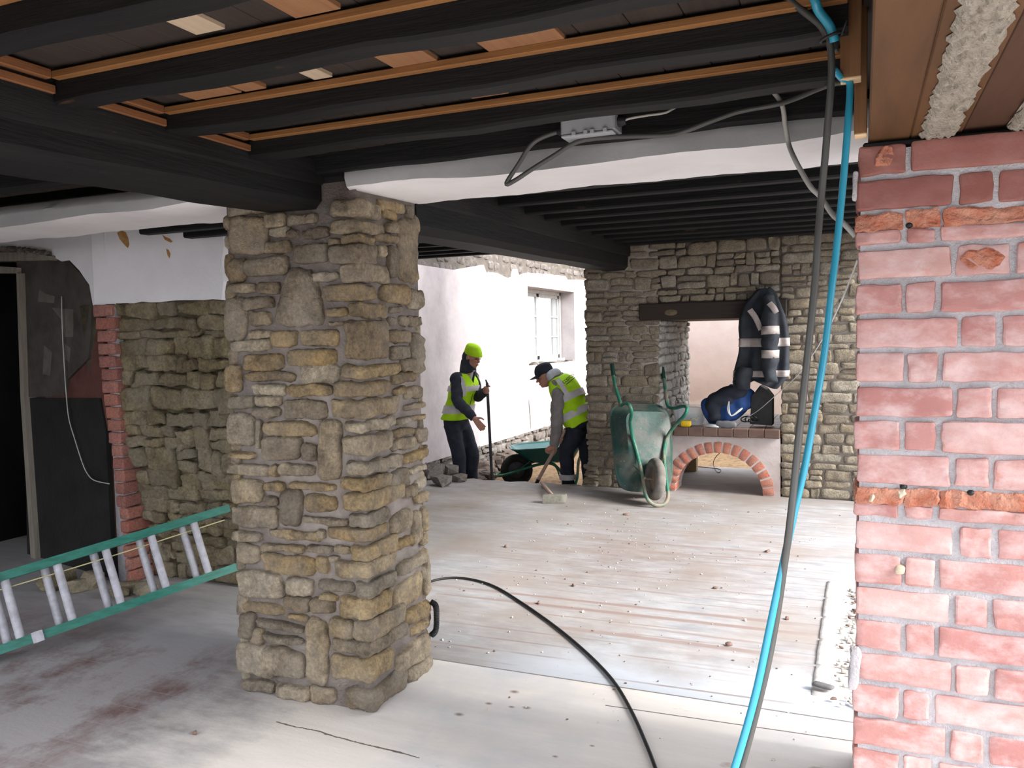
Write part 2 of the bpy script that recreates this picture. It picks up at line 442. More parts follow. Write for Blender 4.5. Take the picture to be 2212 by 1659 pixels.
# metals, plastics, cloth
m_green = M('green_ladder_rail', (0.008, 0.105, 0.075), (0.022, 0.165, 0.125), 14, rough=0.45, bump=0.1, stretch=(1, 1, 4), spec=0.4)
m_alu = M('dull_aluminium', (0.43, 0.42, 0.46), (0.30, 0.29, 0.32), 22, rough=0.5, bump=0.2, spec=0.5)
m_cord = M('yellow_cord', (0.58, 0.52, 0.28), None, bump=0)
m_steel = M('dark_bar_steel', (0.035, 0.035, 0.045), (0.06, 0.06, 0.07), 30, rough=0.5, bump=0.2, metal=0.4)
def barrow():
    t = NT('muddy_green_paint'); t.set(0.5, 0, 0.4)
    c = t.mix(t.ramp(t.noise(7, 8, 0.7), [(0.36, 0.0), (0.66, 1.0)]), (0.011, 0.046, 0.037), (0.030, 0.078, 0.066))
    c = t.mix(t.ramp(t.noise(4, 9, 0.7), [(0.45, 0.0), (0.58, 0.85)]), c, (0.085, 0.085, 0.073))
    c = t.mix(t.ramp(t.noise(45, 4, 0.6), [(0.68, 0.0), (0.72, 0.8)]), c, (0.42, 0.40, 0.36))
    t.col(c); t.bump(t.noise(30, 6), 0.25, 0.006); return t.m
m_bar = barrow()
m_barclean = M('teal_barrow_paint', (0.010, 0.095, 0.09), (0.016, 0.125, 0.118), 6, rough=0.25, bump=0.05, spec=0.6)
m_tubeg = M('green_tube_paint', (0.018, 0.13, 0.085), (0.19, 0.16, 0.12), 6, rough=0.5, bump=0.2, lo=0.5, hi=0.62)
m_rub2 = M('dusty_tyre_rubber', (0.10, 0.09, 0.08), (0.20, 0.18, 0.16), 8, rough=0.9, bump=0.2)
m_tyre = M('black_tyre_rubber', (0.012, 0.012, 0.012), (0.025, 0.025, 0.023), 8, rough=0.9, bump=0.2)
m_rust = M('rusty_hub', (0.16, 0.11, 0.08), (0.25, 0.2, 0.15), 20, rough=0.7, bump=0.2)
m_hiv = M('fluorescent_yellow_cloth', (0.50, 0.85, 0.015), (0.42, 0.75, 0.012), 12, rough=0.8, bump=0.2)
m_hivh = M('fluorescent_hat_cloth', (0.42, 0.72, 0.012), (0.36, 0.62, 0.012), 20, rough=0.9, bump=0.3)
m_refl = M('silver_reflective_tape', (0.62, 0.60, 0.61), (0.54, 0.52, 0.54), 20, rough=0.4, bump=0.1)
m_navy = M('navy_cloth', (0.016, 0.019, 0.03), (0.03, 0.034, 0.048), 10, rough=0.9, bump=0.3)
m_navyj = M('dark_slate_jumper', (0.025, 0.029, 0.04), (0.042, 0.047, 0.06), 12, rough=0.95, bump=0.3)
m_greyh = M('grey_hoodie_cloth', (0.20, 0.185, 0.175), (0.27, 0.25, 0.24), 12, rough=0.95, bump=0.3)
m_hoodl = M('pale_hood_lining', (0.50, 0.52, 0.56), (0.62, 0.64, 0.68), 18, rough=0.95, bump=0.3)
m_skin = M('skin', (0.46, 0.235, 0.17), (0.40, 0.19, 0.135), 25, rough=0.6, bump=0.05)
m_eye = M('dark_eye', (0.03, 0.02, 0.02), None, bump=0)
m_lip = M('lips', (0.30, 0.10, 0.08), None, bump=0)
m_boot = M('dusty_boot_leather', (0.08, 0.06, 0.045), (0.12, 0.1, 0.08), 15, bump=0.2)
m_jack = M('dark_work_jacket_cloth', (0.016, 0.02, 0.026), (0.032, 0.036, 0.044), 10, rough=0.8, bump=0.3)
m_band = M('pinkish_reflective_band', (0.38, 0.33, 0.31), (0.31, 0.265, 0.25), 18, rough=0.5, bump=0.1)
m_blue = M('blue_bag_cloth', (0.012, 0.04, 0.14), (0.02, 0.06, 0.2), 8, rough=0.8, bump=0.3)
m_blk = M('black_plastic', (0.012, 0.012, 0.013), (0.02, 0.02, 0.021), 20, rough=0.55, bump=0.1)
m_cabg = M('grey_cable_sheath', (0.048, 0.048, 0.044), (0.062, 0.062, 0.058), 8, rough=0.45, bump=0, spec=0.5)
m_cabl = M('pale_grey_cable', (0.40, 0.39, 0.36), None, rough=0.5, bump=0)
m_hose = M('blue_water_pipe', (0.025, 0.25, 0.37), (0.03, 0.28, 0.41), 4, rough=0.3, bump=0, spec=0.5)
m_boxg = M('grey_plastic_box', (0.36, 0.37, 0.39), (0.33, 0.34, 0.36), 10, rough=0.5, bump=0)
m_wire = M('white_flex', (0.55, 0.55, 0.53), None, rough=0.5, bump=0)
m_tilebr = M('brown_quarry_tile', (0.095, 0.055, 0.043), (0.13, 0.08, 0.063), 8, rough=0.6, bump=0.1)
m_yel = M('yellow_plastic', (0.72, 0.45, 0.02), None, rough=0.4, bump=0)
m_paper = M('white_paper', (0.75, 0.75, 0.76), None, bump=0)
def clearp():
    t = NT('clear_wrapping'); t.set(0.15, 0, 0.5); t.col((0.75, 0.82, 0.85)); t.b.inputs['Alpha'].default_value = 0.45; return t.m
m_clear = clearp()
m_chip = M('light_rubble', (0.5, 0.45, 0.4), (0.62, 0.58, 0.52), 20, bump=0.4)
m_crumb = M('brown_brick_crumb', (0.13, 0.08, 0.065), (0.22, 0.14, 0.115), 20, bump=0.4)
m_gstone = Mstone('grey_broken_stone', [(0.20, 0.18, 0.165), (0.28, 0.255, 0.235), (0.16, 0.14, 0.125)], (0.12, 0.1, 0.09), scale=12)
m_hamhead = M('worn_hammer_steel', (0.13, 0.125, 0.10), (0.20, 0.19, 0.16), 25, rough=0.6, bump=0.3)
m_ash = wood('worn_ash_handle', (0.36, 0.24, 0.18), (0.46, 0.33, 0.26), (20, 2, 20))
m_chips = M('woodchip_ground', (0.13, 0.082, 0.04), (0.29, 0.19, 0.10), 16, bump=1.0, bscale=70, bdist=0.03)
m_yard = M('yard_low_bounce', (0.13, 0.115, 0.10), (0.19, 0.17, 0.15), 3, bump=0.3)  # unseen ground, darkened to cut bounce light on upper bricks and ceiling

# floor: worn lino and boards with dirt lines, red tiles under dust, pale plywood in front
def floormat():
    t = NT('dusty_worn_floor'); t.set(0.6, 0, 0.35)
    X, Y, Z = t.xyz()
    n1 = t.noise(1.6, 7, 0.62); n2 = t.noise(9, 8, 0.7, stretch=(0.5, 1.5, 1)); n3 = t.noise(60, 5, 0.7)
    lino = t.mix(t.ramp(n2, [(0.33, 0.0), (0.68, 1.0)]), (0.265, 0.265, 0.277), (0.42, 0.41, 0.415))
    lino = t.mix(t.ramp(n1, [(0.42, 0.0), (0.66, 0.8)]), lino, (0.29, 0.24, 0.21))
    lino = t.mix(t.ramp(t.noise(4, 9, 0.72, stretch=(0.35, 1.6, 1)), [(0.60, 0.0), (0.70, 0.55)]), lino, (0.24, 0.20, 0.185))
    band = t.math('MULTIPLY', t.math('SUBTRACT', 3.75, t.math('ADD', Y, t.math('MULTIPLY', t.math('SUBTRACT', n1, 0.5), 0.8))), 3.0, clamp=True)
    lino = t.mix(t.math('MULTIPLY', band, t.math('MULTIPLY', t.math('ADD', X, 1.75), 2.0, clamp=True)), lino, (0.50, 0.52, 0.56))
    # pale scuffed joints of boards showing through
    fr = t.math('FRACT', t.math('MULTIPLY', t.math('ADD', Y, t.math('MULTIPLY', X, -0.03)), 7.2))
    ln = t.math('LESS_THAN', t.math('ABSOLUTE', t.math('SUBTRACT', fr, 0.5)), 0.055)
    lino = t.mix(t.math('MULTIPLY', t.math('MULTIPLY', ln, t.ramp(t.noise(2.2, 5, stretch=(0.7, 3, 1)), [(0.44, 0.0), (0.60, 0.75)])), t.math('GREATER_THAN', X, -2.4)), lino, (0.25, 0.195, 0.175))
    # the brown dirt lines
    for (a, b, hw, xs, s) in ((4.345, 0.0142, 0.022, -2.45, 0.85), (4.222, 0.0213, 0.026, -2.3, 0.9), (3.897, 0.0054, 0.030, -1.75, 0.8), (4.02, -0.004, 0.018, -1.35, 0.65), (4.56, -0.05, 0.012, -1.7, 0.45), (5.72, 0.009, 0.030, -1.9, 0.6), (5.57, 0.066, 0.022, -1.5, 0.6), (5.43, 0.085, 0.020, -1.45, 0.5), (4.72, 0.10, 0.014, -1.2, 0.45), (3.62, 0.0, 0.012, -1.2, 0.35), (5.02, 0.06, 0.014, -1.2, 0.35)):
        dy = t.math('ABSOLUTE', t.math('SUBTRACT', t.math('ADD', Y, t.math('MULTIPLY', t.math('SUBTRACT', n2, 0.5), 0.03)), t.math('MULTIPLY_ADD', X, b, a)))
        m = t.math('SUBTRACT', 1.0, t.math('DIVIDE', dy, hw), clamp=True)
        m = t.math('MULTIPLY', t.math('MULTIPLY', m, 2.2, clamp=True), s)
        m = t.math('MULTIPLY', m, t.math('MULTIPLY', t.math('SUBTRACT', X, xs), 1.6, clamp=True))
        m = t.math('MULTIPLY', m, t.math('MULTIPLY', t.math('SUBTRACT', -0.12, X), 2.5, clamp=True))
        lino = t.mix(m, lino, (0.255, 0.185, 0.165))
    dirt = t.math('MULTIPLY', t.math('ADD', t.math('MULTIPLY', t.math('SUBTRACT', Y, 5.6), 0.5), t.math('MULTIPLY', t.math('SUBTRACT', -1.2, X), 0.35)), 1.0, clamp=True)
    dirt = t.math('MULTIPLY', dirt, t.ramp(t.noise(1.9, 9, 0.7, stretch=(0.7, 1.3, 1)), [(0.34, 0.15), (0.62, 0.85)]))
    lino = t.mix(t.math('MULTIPLY', dirt, t.math('GREATER_THAN', Y, 4.3)), lino, (0.175, 0.15, 0.13))
    mid = t.math('SUBTRACT', 1.0, t.math('ADD', t.math('POWER', t.math('MULTIPLY', t.math('ADD', X, 1.55), 0.9), 2.0), t.math('POWER', t.math('MULTIPLY', t.math('SUBTRACT', Y, 5.3), 1.0), 2.0)), clamp=True)
    lino = t.mix(t.math('MULTIPLY', mid, t.ramp(t.noise(5, 9, 0.75, stretch=(0.6, 1.6, 1)), [(0.38, 0.1), (0.62, 0.8)])), lino, (0.22, 0.17, 0.15))
    # red tiles under dust, to the left in front
    br = t.n('ShaderNodeTexBrick'); br.offset = 0.5
    br.inputs['Scale'].default_value = 1.0; br.inputs['Brick Width'].default_value = 0.3; br.inputs['Row Height'].default_value = 0.15
    br.inputs['Mortar Size'].default_value = 0.004
    br.inputs['Color1'].default_value = (0.12, 0.058, 0.055, 1); br.inputs['Color2'].default_value = (0.16, 0.075, 0.068, 1); br.inputs['Mortar'].default_value = (0.21, 0.15, 0.145, 1)
    t.lk(t.vec, br.inputs['Vector'])
    dustm = t.math('ADD', t.ramp(t.noise(2.3, 8, 0.72, stretch=(1.2, 0.9, 1)), [(0.36, 0.15), (0.54, 0.97)]), t.math('MULTIPLY', t.math('SUBTRACT', n3, 0.5), 0.3), clamp=True)
    tiles = t.mix(dustm, br.outputs['Color'], (0.36, 0.34, 0.345))
    # pale plywood in front of the pillar
    ply = t.mix(t.ramp(t.noise(2.2, 8, 0.65, stretch=(0.6, 4, 1)), [(0.3, 0.0), (0.7, 1.0)]), (0.66, 0.605, 0.555), (0.77, 0.715, 0.67))
    ply = t.mix(t.ramp(t.noise(9, 3, 0.5, stretch=(0.6, 1.2, 1)), [(0.70, 0.0), (0.76, 0.6)]), ply, (0.36, 0.27, 0.22))
    ply = t.mix(t.ramp(t.noise(1.1, 6), [(0.5, 0.0), (0.68, 0.8)]), ply, (0.50, 0.51, 0.54))
    s2 = t.math('LESS_THAN', t.math('ABSOLUTE', t.math('SUBTRACT', Y, t.math('MULTIPLY_ADD', X, 0.044, 3.155))), 0.0035)
    ply = t.mix(t.math('MULTIPLY', s2, t.math('GREATER_THAN', X, -0.95)), ply, (0.16, 0.13, 0.12))
    ck = t.math('LESS_THAN', t.math('ABSOLUTE', t.math('SUBTRACT', t.math('ADD', Y, t.math('MULTIPLY', t.math('SUBTRACT', n2, 0.5), 0.05)), t.math('MULTIPLY_ADD', X, -0.057, 2.395))), 0.004)
    ck = t.math('MULTIPLY', ck, t.math('MULTIPLY', t.math('GREATER_THAN', X, -2.12), t.math('LESS_THAN', X, -1.45)))
    ply = t.mix(ck, ply, (0.15, 0.12, 0.10))
    for (kx, ky, kr) in ((-1.345, 3.10, .018), (-1.40, 2.96, .014), (-1.30, 2.965, .012), (-1.47, 2.83, .018), (-1.24, 2.98, .016), (-0.9, 2.78, .009), (-1.0, 2.66, .01)):
        r2 = t.math('SQRT', t.math('ADD', t.math('POWER', t.math('MULTIPLY', t.math('SUBTRACT', X, kx), 0.7), 2.0), t.math('POWER', t.math('SUBTRACT', Y, ky), 2.0)))
        ply = t.mix(t.math('MULTIPLY', t.math('SUBTRACT', 1.0, t.math('DIVIDE', r2, kr), clamp=True), 1.3, clamp=True), ply, (0.26, 0.19, 0.15))
    # masks
    mply = t.math('MULTIPLY', t.math('LESS_THAN', Y, t.math('MULTIPLY_ADD', X, 0.009, 3.309)), t.math('MULTIPLY', t.math('SUBTRACT', t.math('ADD', X, t.math('ADD', t.math('MULTIPLY', t.math('SUBTRACT', n1, 0.5), 1.2), t.math('MULTIPLY', t.math('SUBTRACT', n2, 0.5), 0.5))), t.math('MULTIPLY_ADD', Y, -0.25, -1.95)), 2.2, clamp=True))
    mtile = t.math('MULTIPLY', t.math('MULTIPLY', t.math('SUBTRACT', -2.35, t.math('ADD', X, t.math('MULTIPLY', t.math('SUBTRACT', n1, 0.5), 0.8))), 3.0, clamp=True), t.math('MULTIPLY', t.math('SUBTRACT', 3.2, Y), 3.0, clamp=True))
    lino = t.mix(t.math('MULTIPLY', t.math('LESS_THAN', X, -2.3), t.math('LESS_THAN', Y, 4.2)), lino, t.mix(t.ramp(n2, [(0.35, 0.0), (0.7, 1.0)]), (0.30, 0.285, 0.29), (0.40, 0.385, 0.39)))
    c = t.mix(mtile, lino, tiles); c = t.mix(mply, c, ply)
    seam = t.math('MULTIPLY', t.math('LESS_THAN', t.math('ABSOLUTE', t.math('SUBTRACT', Y, t.math('MULTIPLY_ADD', X, 0.009, 3.309))), 0.005), t.math('GREATER_THAN', X, -1.9))
    c = t.mix(seam, c, (0.2, 0.18, 0.17))
    c = t.mix(t.ramp(n3, [(0.66, 0.0), (0.78, 0.35)]), c, (0.25, 0.21, 0.19))
    t.col(c)
    t.lk(t.ramp(n2, [(0.2, 0.55), (0.8, 0.8)]), t.b.inputs['Roughness'])
    t.bump(t.math('ADD', n2, t.math('MULTIPLY', n3, 0.4)), 0.22, 0.01); return t.m
m_floor = floormat()

RNG = np.random.default_rng(7)
XH = np.array([1.0, 0, 0]); YH = np.array([0, 1.0, 0]); ZH = np.array([0, 0, 1.0])
def S(o, label, cat, group=None): return tag(o, label, cat, group, 'structure')

# ================================================================ SETTING
# ---- floor (its broken edge at the demolished back-left corner) and ground outside
EDGE_Y = 7.74
mb = MB()
ragged = [(-2.55, 7.70)]
for i in range(22):
    x = -2.6-i*0.075
    ragged.append((x, EDGE_Y+0.03*math.sin(i*1.7)+RNG.uniform(-0.02, 0.02)))
outl = [(-6.2, -1.0), (2.6, -1.0), (2.6, 9.25), (-2.55, 9.25)]+ragged+[(-4.75, 7.72), (-4.75, 4.6), (-6.2, 4.6)]
prism(mb, [(x, y, 0.0) for x, y in outl], (0, 0, -0.12))
S(obj('floor', mb, m_floor, smooth=False), 'worn dusty floor of boards, old lino and red tiles', 'floor')
mb = MB()
box(mb, -30, 30, -30, 40, -0.5, -0.29)
S(obj('ground', mb, m_chips), 'brown woodchip ground outside beyond the broken floor edge', 'ground')
mb = MB()
box(mb, -9, 12, -14, -1.02, -0.28, -0.02); box(mb, 2.62, 14, -1.02, 12, -0.28, -0.02)
S(obj('yard_bounce_slab', mb, m_yard), 'dark unseen yard slab set for bounce light outside the open sides of the building', 'ground')
# pale strip where the wall once stood
mb = MB()
rr = np.random.default_rng(3)
for i in range(5):
    y0 = 3.5+i*0.335
    stone(mb, [(-0.185, y0, 0), (0.03, y0, 0), (0.03, y0+0.325, 0), (-0.185, y0+0.325, 0)], (0, 0, 1), -0.01, 0.006+0.002*(i % 2), rr, (8, 8, 2), 26, 0.0008)
S(obj('floor_strip', mb, M('pale_mortar_bed', (0.70, 0.67, 0.65), (0.52, 0.48, 0.45), 9, bump=0.4)), 'pale mortar strip on the floor where a wall was removed, beside the brick wall', 'floor')

# ---- stone pillar, stone by stone
def ph(zz): return zz
PF, PR = 2.695, -1.79           # planes of the stone faces
def stone_px(mb, box4, face, rng, d=None):
    x0, y0, x1, y1 = box4
    xc, yc = (x0+x1)/2, (y0+y1)/2
    if face == 'L': s = (yc-807)/(xc+3020)
    else: s = (713-yc)/(1862-xc)
    hh = max((y1-y0)-0.6*abs(s)*(x1-x0), 0.6*(y1-y0))/2
    P = (lambda x, y: onY(x, y, PF)) if face == 'L' else (lambda x, y: onX(x, y, PR))
    q = []
    for (x, sg) in ((x0, 1), (x1, 1), (x1, -1), (x0, -1)):
        q.append(P(x, yc+s*(x-xc)+sg*hh))
    w_ = np.linalg.norm(q[1]-q[0]); h_ = np.linalg.norm(q[3]-q[0])
    U = nrm(q[1]-q[0])
    ctr = sum(q)/4
    for i in range(4): q[i] = ctr+(q[i]-ctr)*1.0+U*rng.uniform(-0.06, 0.06)*w_*0.6+ZH*rng.uniform(-0.09, 0.09)*h_*0.8
    nn = (0, -1, 0) if face == 'L' else (1, 0, 0)
    if face == 'R':
        for i in range(4): q[i][1] = min(q[i][1], 3.205)
    p = rng.uniform(-0.004, 0.012) if d is None else d
    stone(mb, q, nn, -0.09, p, rng, (max(6, int(w_/0.013)), max(6, int(h_/0.013)), 6), rng.uniform(4.2, 7), 0.0036, 34)
def corner_px(mb, x0, xc, x1, y0, y1, rng):
    # left part on the front face, right part on the side face, one block
    zt = onY(xc, y0, PF)[2]; zb = onY(xc, y1, PF)[2]
    ym = (y0+y1)/2
    xl = onY(x0, ym+0.06*(x0-xc), PF)[0]
    yr = onX(x1, ym+(713-ym)/(1862-xc)*(x1-xc), PR)[1]
    e = rng.uniform(0.0, 0.014)
    X0, X1, Y0, Y1 = xl, PR+e, PF-e, yr
    V, F = cubegrid(16, 14, 9)
    m = rng.uniform(5.5, 8.5)
    V = V/(np.sum(np.abs(V)**m, axis=1)**(1/m))[:, None]
    P = np.c_[(X0+X1)/2+V[:, 0]*(X1-X0)/2, (Y0+Y1)/2+V[:, 1]*(Y1-Y0)/2, (zt+zb)/2+V[:, 2]*(zt-zb)/2]
    # never let the block's back show at the far sides: it is embedded in the core
    P = P+wob(P, rng, 0.0038, 32)+ridge(P, rng, 0.003, 55)
    mb.add(P, F, 0)
A_L = """82,85,225,180 230,110,315,165 300,155,420,250 430,165,600,240 88,180,305,415 320,250,445,305 440,260,485,310 515,245,680,320 672,315,748,362
300,320,450,405 478,345,668,468 75,435,185,578 175,420,438,545 580,505,728,572 75,575,245,650 245,570,385,650 175,668,348,740 50,660,180,935
195,755,335,845 668,725,785,785 690,818,770,842 195,865,345,920 345,865,490,970 510,870,738,965 78,925,335,992 155,1005,405,1110 430,970,735,1078
505,1075,740,1185 55,1070,155,1240 165,1110,480,1175 215,1190,420,1255 430,1190,690,1262 75,1255,230,1340 240,1258,390,1322 225,1325,385,1392
405,1285,665,1405 70,1365,245,1570 243,1405,275,1580 290,1410,610,1508 625,1400,755,1755 280,1505,515,1650 520,1550,610,1655 85,1590,235,1630"""
A_R = """1000,75,1160,170 1170,110,1213,205 1030,145,1108,205 1045,215,1105,285 980,290,1118,350 1120,190,1240,605 988,355,1040,430 1058,355,1125,555
1010,585,1195,710 1185,625,1275,745 1075,720,1150,760 1065,790,1108,840 1130,775,1270,845 1065,865,1195,945 1080,955,1190,1035 1200,880,1290,1145
1140,1035,1222,1108 1080,1110,1235,1185 1098,1205,1155,1258 1165,1185,1310,1280 1165,1290,1310,1345 1110,1385,1200,1430 1200,1360,1315,1410
1085,1440,1205,1505 1225,1435,1332,1540 1085,1490,1225,1590 1145,1575,1280,1655 1280,1540,1335,1590"""
A_C = """690,872,1005,72,178 692,875,1040,192,280 755,872,975,285,350 690,878,980,345,465 755,880,1055,455,575 640,895,985,590,685 805,890,1040,700,790
782,905,1060,800,1045 750,935,1135,1070,1160 705,940,1070,1175,1270 690,950,1125,1283,1400 760,945,1105,1412,1485 775,950,1070,1500,1620"""
B_L = """20,10,280,90 280,20,330,90 335,5,560,85 40,95,240,255 245,120,380,185 400,120,690,180 235,205,330,280 355,165,475,395 485,190,690,315
40,265,330,410 480,330,755,395 60,420,225,488 270,415,585,490 580,420,622,482 70,505,215,630 220,500,490,560 505,500,670,560 680,515,775,575
230,565,560,705 560,575,650,700 640,585,700,625 85,665,360,855 375,720,550,830 570,725,810,815 90,855,375,955 375,820,540,925 540,840,680,940
590,812,700,858 105,935,185,1100 380,940,520,990 190,975,500,1055 508,960,640,1370 650,960,805,1095 165,1030,240,1130 245,1060,495,1130
85,1110,325,1335 235,1140,490,1335 100,1330,300,1425 315,1370,530,1480 525,1385,690,1510"""
B_R = """1160,0,1325,62 1045,30,1165,165 1130,125,1215,220 1215,68,1330,155 1205,158,1340,250 1055,285,1190,445 1190,285,1235,530 1245,245,1345,425
985,460,1190,560 1235,420,1325,505 1095,560,1275,690 1265,510,1310,820 1085,680,1255,910 1140,840,1320,1010 1185,960,1310,1070 1085,1060,1310,1300 1170,1200,1310,1345"""
B_C = """755,925,1120,0,85 730,930,1045,95,185 735,932,1130,190,310 775,935,1040,320,410 630,938,1040,415,500 795,940,1090,522,622 680,945,1085,630,742
820,948,1085,755,848 710,950,1060,855,985 812,952,1135,988,1115 660,955,1175,1125,1222 650,957,1085,1232,1385 735,960,1160,1420,1565"""
mb = MB(); rp = np.random.default_rng(11)
def nums(s): return [[float(v) for v in w_.split(',')] for w_ in s.split()]
for (LL, RR_, CC, sc_, ox, oy) in ((A_L, A_R, A_C, 520/1438, 460, 400), (B_L, B_R, B_C, 500/1430, 480, 1000)):
    for b in nums(LL): stone_px(mb, (ox+b[0]*sc_, oy+b[1]*sc_, ox+b[2]*sc_, oy+b[3]*sc_), 'L', rp)
    for b in nums(RR_): stone_px(mb, (ox+b[0]*sc_, oy+b[1]*sc_, ox+b[2]*sc_, oy+b[3]*sc_), 'R', rp)
    for b in nums(CC): corner_px(mb, ox+b[0]*sc_, ox+b[1]*sc_, ox+b[2]*sc_, oy+b[3]*sc_, oy+b[4]*sc_, rp)
# the big wedge-shaped stone
q = [onY(460+x*0.3616, 400+y*0.3616, PF) for (x, y) in ((345, 850), (668, 838), (590, 505), (445, 478))]
stone(mb, q, (0, -1, 0), -0.09, 0.014, rp, (14, 16, 6), 5, 0.004, 30)
def courses(u0, u1, v0, v1, hm, wm, rng, ok=None, hv=0.35, wv=0.55, gap=0.012):
    out = []; v = v0
    while v < v1-0.02:
        h = min(hm*rng.uniform(1-hv, 1+hv), v1-v)
        if v1-(v+h) < hm*0.4: h = v1-v
        u = u0
        while u < u1-0.01:
            w_ = wm*rng.uniform(1-wv, 1+wv)
            if u1-(u+w_) < wm*0.4: w_ = u1-u
            # sometimes split a tall course into two thin stones
            if h > hm*1.1 and rng.random() < 0.3:
                cells = [(u, u+w_, v, v+h*0.5), (u, u+w_, v+h*0.5, v+h)]
            else: cells = [(u, u+w_, v, v+h)]
            for (a, b, c_, d_) in cells:
                if ok is None or ok((a+b)/2, (c_+d_)/2, a, b, c_, d_):
                    out.append((a+gap/2, b-gap/2, c_+gap/2, d_-gap/2))
            u += w_
        v += h
    return out
def wallstones(mb, cells, o, u, v, n_, rng, d0=-0.05, dv=(0.0, 0.015), res=(5, 4, 3), m=(4, 7), amp=0.003, jit=0.10, mat=0, freq=30):
    for (a, b, c_, d_) in cells:
        q = rect(o, u, v, a, b, c_, d_)
        w_, h_ = b-a, d_-c_
        q = [np.asarray(p)+np.asarray(u)*rng.uniform(-jit, jit)*min(w_, 0.1)+np.asarray(v)*rng.uniform(-jit, jit)*h_ for p in q]
        stone(mb, q, n_, d0, rng.uniform(*dv), rng, res, rng.uniform(*m), amp, freq, mat)
wallstones(mb, courses(-3.21, -2.70, 0.0, 2.05, 0.12, 0.2, rp), (-2.47, 0, 0), (0, -1, 0), ZH, (-1, 0, 0), rp)
wallstones(mb, courses(1.80, 2.46, 0.0, 2.05, 0.12, 0.2, rp), (0, 3.20, 0), (-1, 0, 0), ZH, (0, 1, 0), rp)
box(mb, -2.455, -1.812, 2.722, 3.19, -0.01, 2.12, 1)
S(obj('pillar', mb, [m_pill, m_mort]), 'square pillar of rough honey limestone blocks under the white beam', 'pillar')

# ---- main timber beams
def zc(Y): return 2.13+0.033*(Y-1.6)
def slopebox(mb, x0, x1, y0, y1, h0, h1, mat=0, x0b=None, x1b=None, b=0.01):
    """beam running in Y; z = zc(Y)+h; second x pair at the far end"""
    x0b = x0 if x0b is None else x0b; x1b = x1 if x1b is None else x1b
    n = 12; V = []; F = []
    for i in range(n+1):
        t = i/n; y = y0+(y1-y0)*t; a = x0+(x0b-x0)*t; c = x1+(x1b-x1)*t; z = zc(y)
        w1 = 0.006*math.sin(i*1.3+x0*7); w2 = 0.005*math.cos(i*1.9+x1*5)
        V += [(a+w1, y, z+h0+b), (a+b+w1, y, z+h0+w2*0.6), (c-b+w2, y, z+h0+w1*0.6), (c+w2, y, z+h0+b), (c+w2, y, z+h1), (a+w1, y, z+h1)]
    for i in range(n):
        for k in range(6):
            F.append([i*6+k, (i+1)*6+k, (i+1)*6+(k+1) % 6, i*6+(k+1) % 6][::-1])
    F.append([5, 4, 3, 2, 1, 0][::-1]); F.append([n*6+k for k in range(6)][::-1])
    mb.add(V, F, mat)
mb = MB()
slopebox(mb, -2.25, -1.972, 0.2, 2.715, -0.145, 0.0, b=0.03)
slopebox(mb, -2.265, -1.955, 0.2, 2.715, -0.052, 0.09)
o = S(obj('ceiling_beam', mb, m_blky, sharp=40), 'thick black main beam running from overhead to the pillar top', 'beam')
mb = MB()
slopebox(mb, -2.06, -1.80, 3.18, 7.74, -0.215, -0.02, x0b=-2.33, x1b=-2.075, b=0.035)
slopebox(mb, -2.07, -1.785, 3.18, 7.74, -0.085, 0.10, x0b=-2.34, x1b=-2.05)
S(obj('ceiling_beam', mb, m_blky, sharp=40), 'thick black beam between the stone pillar and the chimney wall', 'beam')

# white plastered beam on the pillar, raw grey front face
mb = MB()
rb = np.random.default_rng(5)
def whitebeam(x0, x1, n):
    V = []; F = []; Ms = []
    xs = np.linspace(x0, x1, n)
    k = 7
    for i, x in enumerate(xs):
        w_ = lambda a: a*(math.sin(x*5.1)+math.sin(x*11.7+1)+rb.uniform(-0.5, 0.5))
        zt = 2.168 if x > -2.4 else 2.15
        e_ = 0.014*math.sin(x*2.3+0.6)+0.006*math.sin(x*7.1)
        V += [(x, 2.74, zt+0.03), (x, 2.694+w_(0.004), zt-0.012+w_(0.003)), (x, 2.693+w_(0.004), 2.128+w_(0.003)),
              (x, 2.70+e_*0.6, 2.092+e_+w_(0.002)), (x, 2.735+w_(0.003), 2.082+w_(0.002)), (x, 3.205+w_(0.002), 2.098+w_(0.003)), (x, 3.215, 2.30)]
    for i in range(n-1):
        for j in range(k-1):
            F.append([i*k+j, i*k+j+1, (i+1)*k+j+1, (i+1)*k+j]); Ms.append(0 if j < 3 else 1)
    F.append([j for j in range(k)][::-1]); Ms.append(1); F.append([(n-1)*k+j for j in range(k)]); Ms.append(1)
    V = np.array(V)
    for f, m_ in zip(F, Ms): pass
    base = mb.n; mb.v.append(V); mb.n += len(V)
    for f, m_ in zip(F, Ms): mb.f.append([q_+base for q_ in f][::-1]); mb.m.append(m_)
whitebeam(-1.84, 0.32, 60); whitebeam(-5.4, -2.44, 60)
S(obj('trim_1', mb, [m_plg, m_plb], sharp=50), 'white plastered beam over the pillar with a raw grey front edge', 'beam')

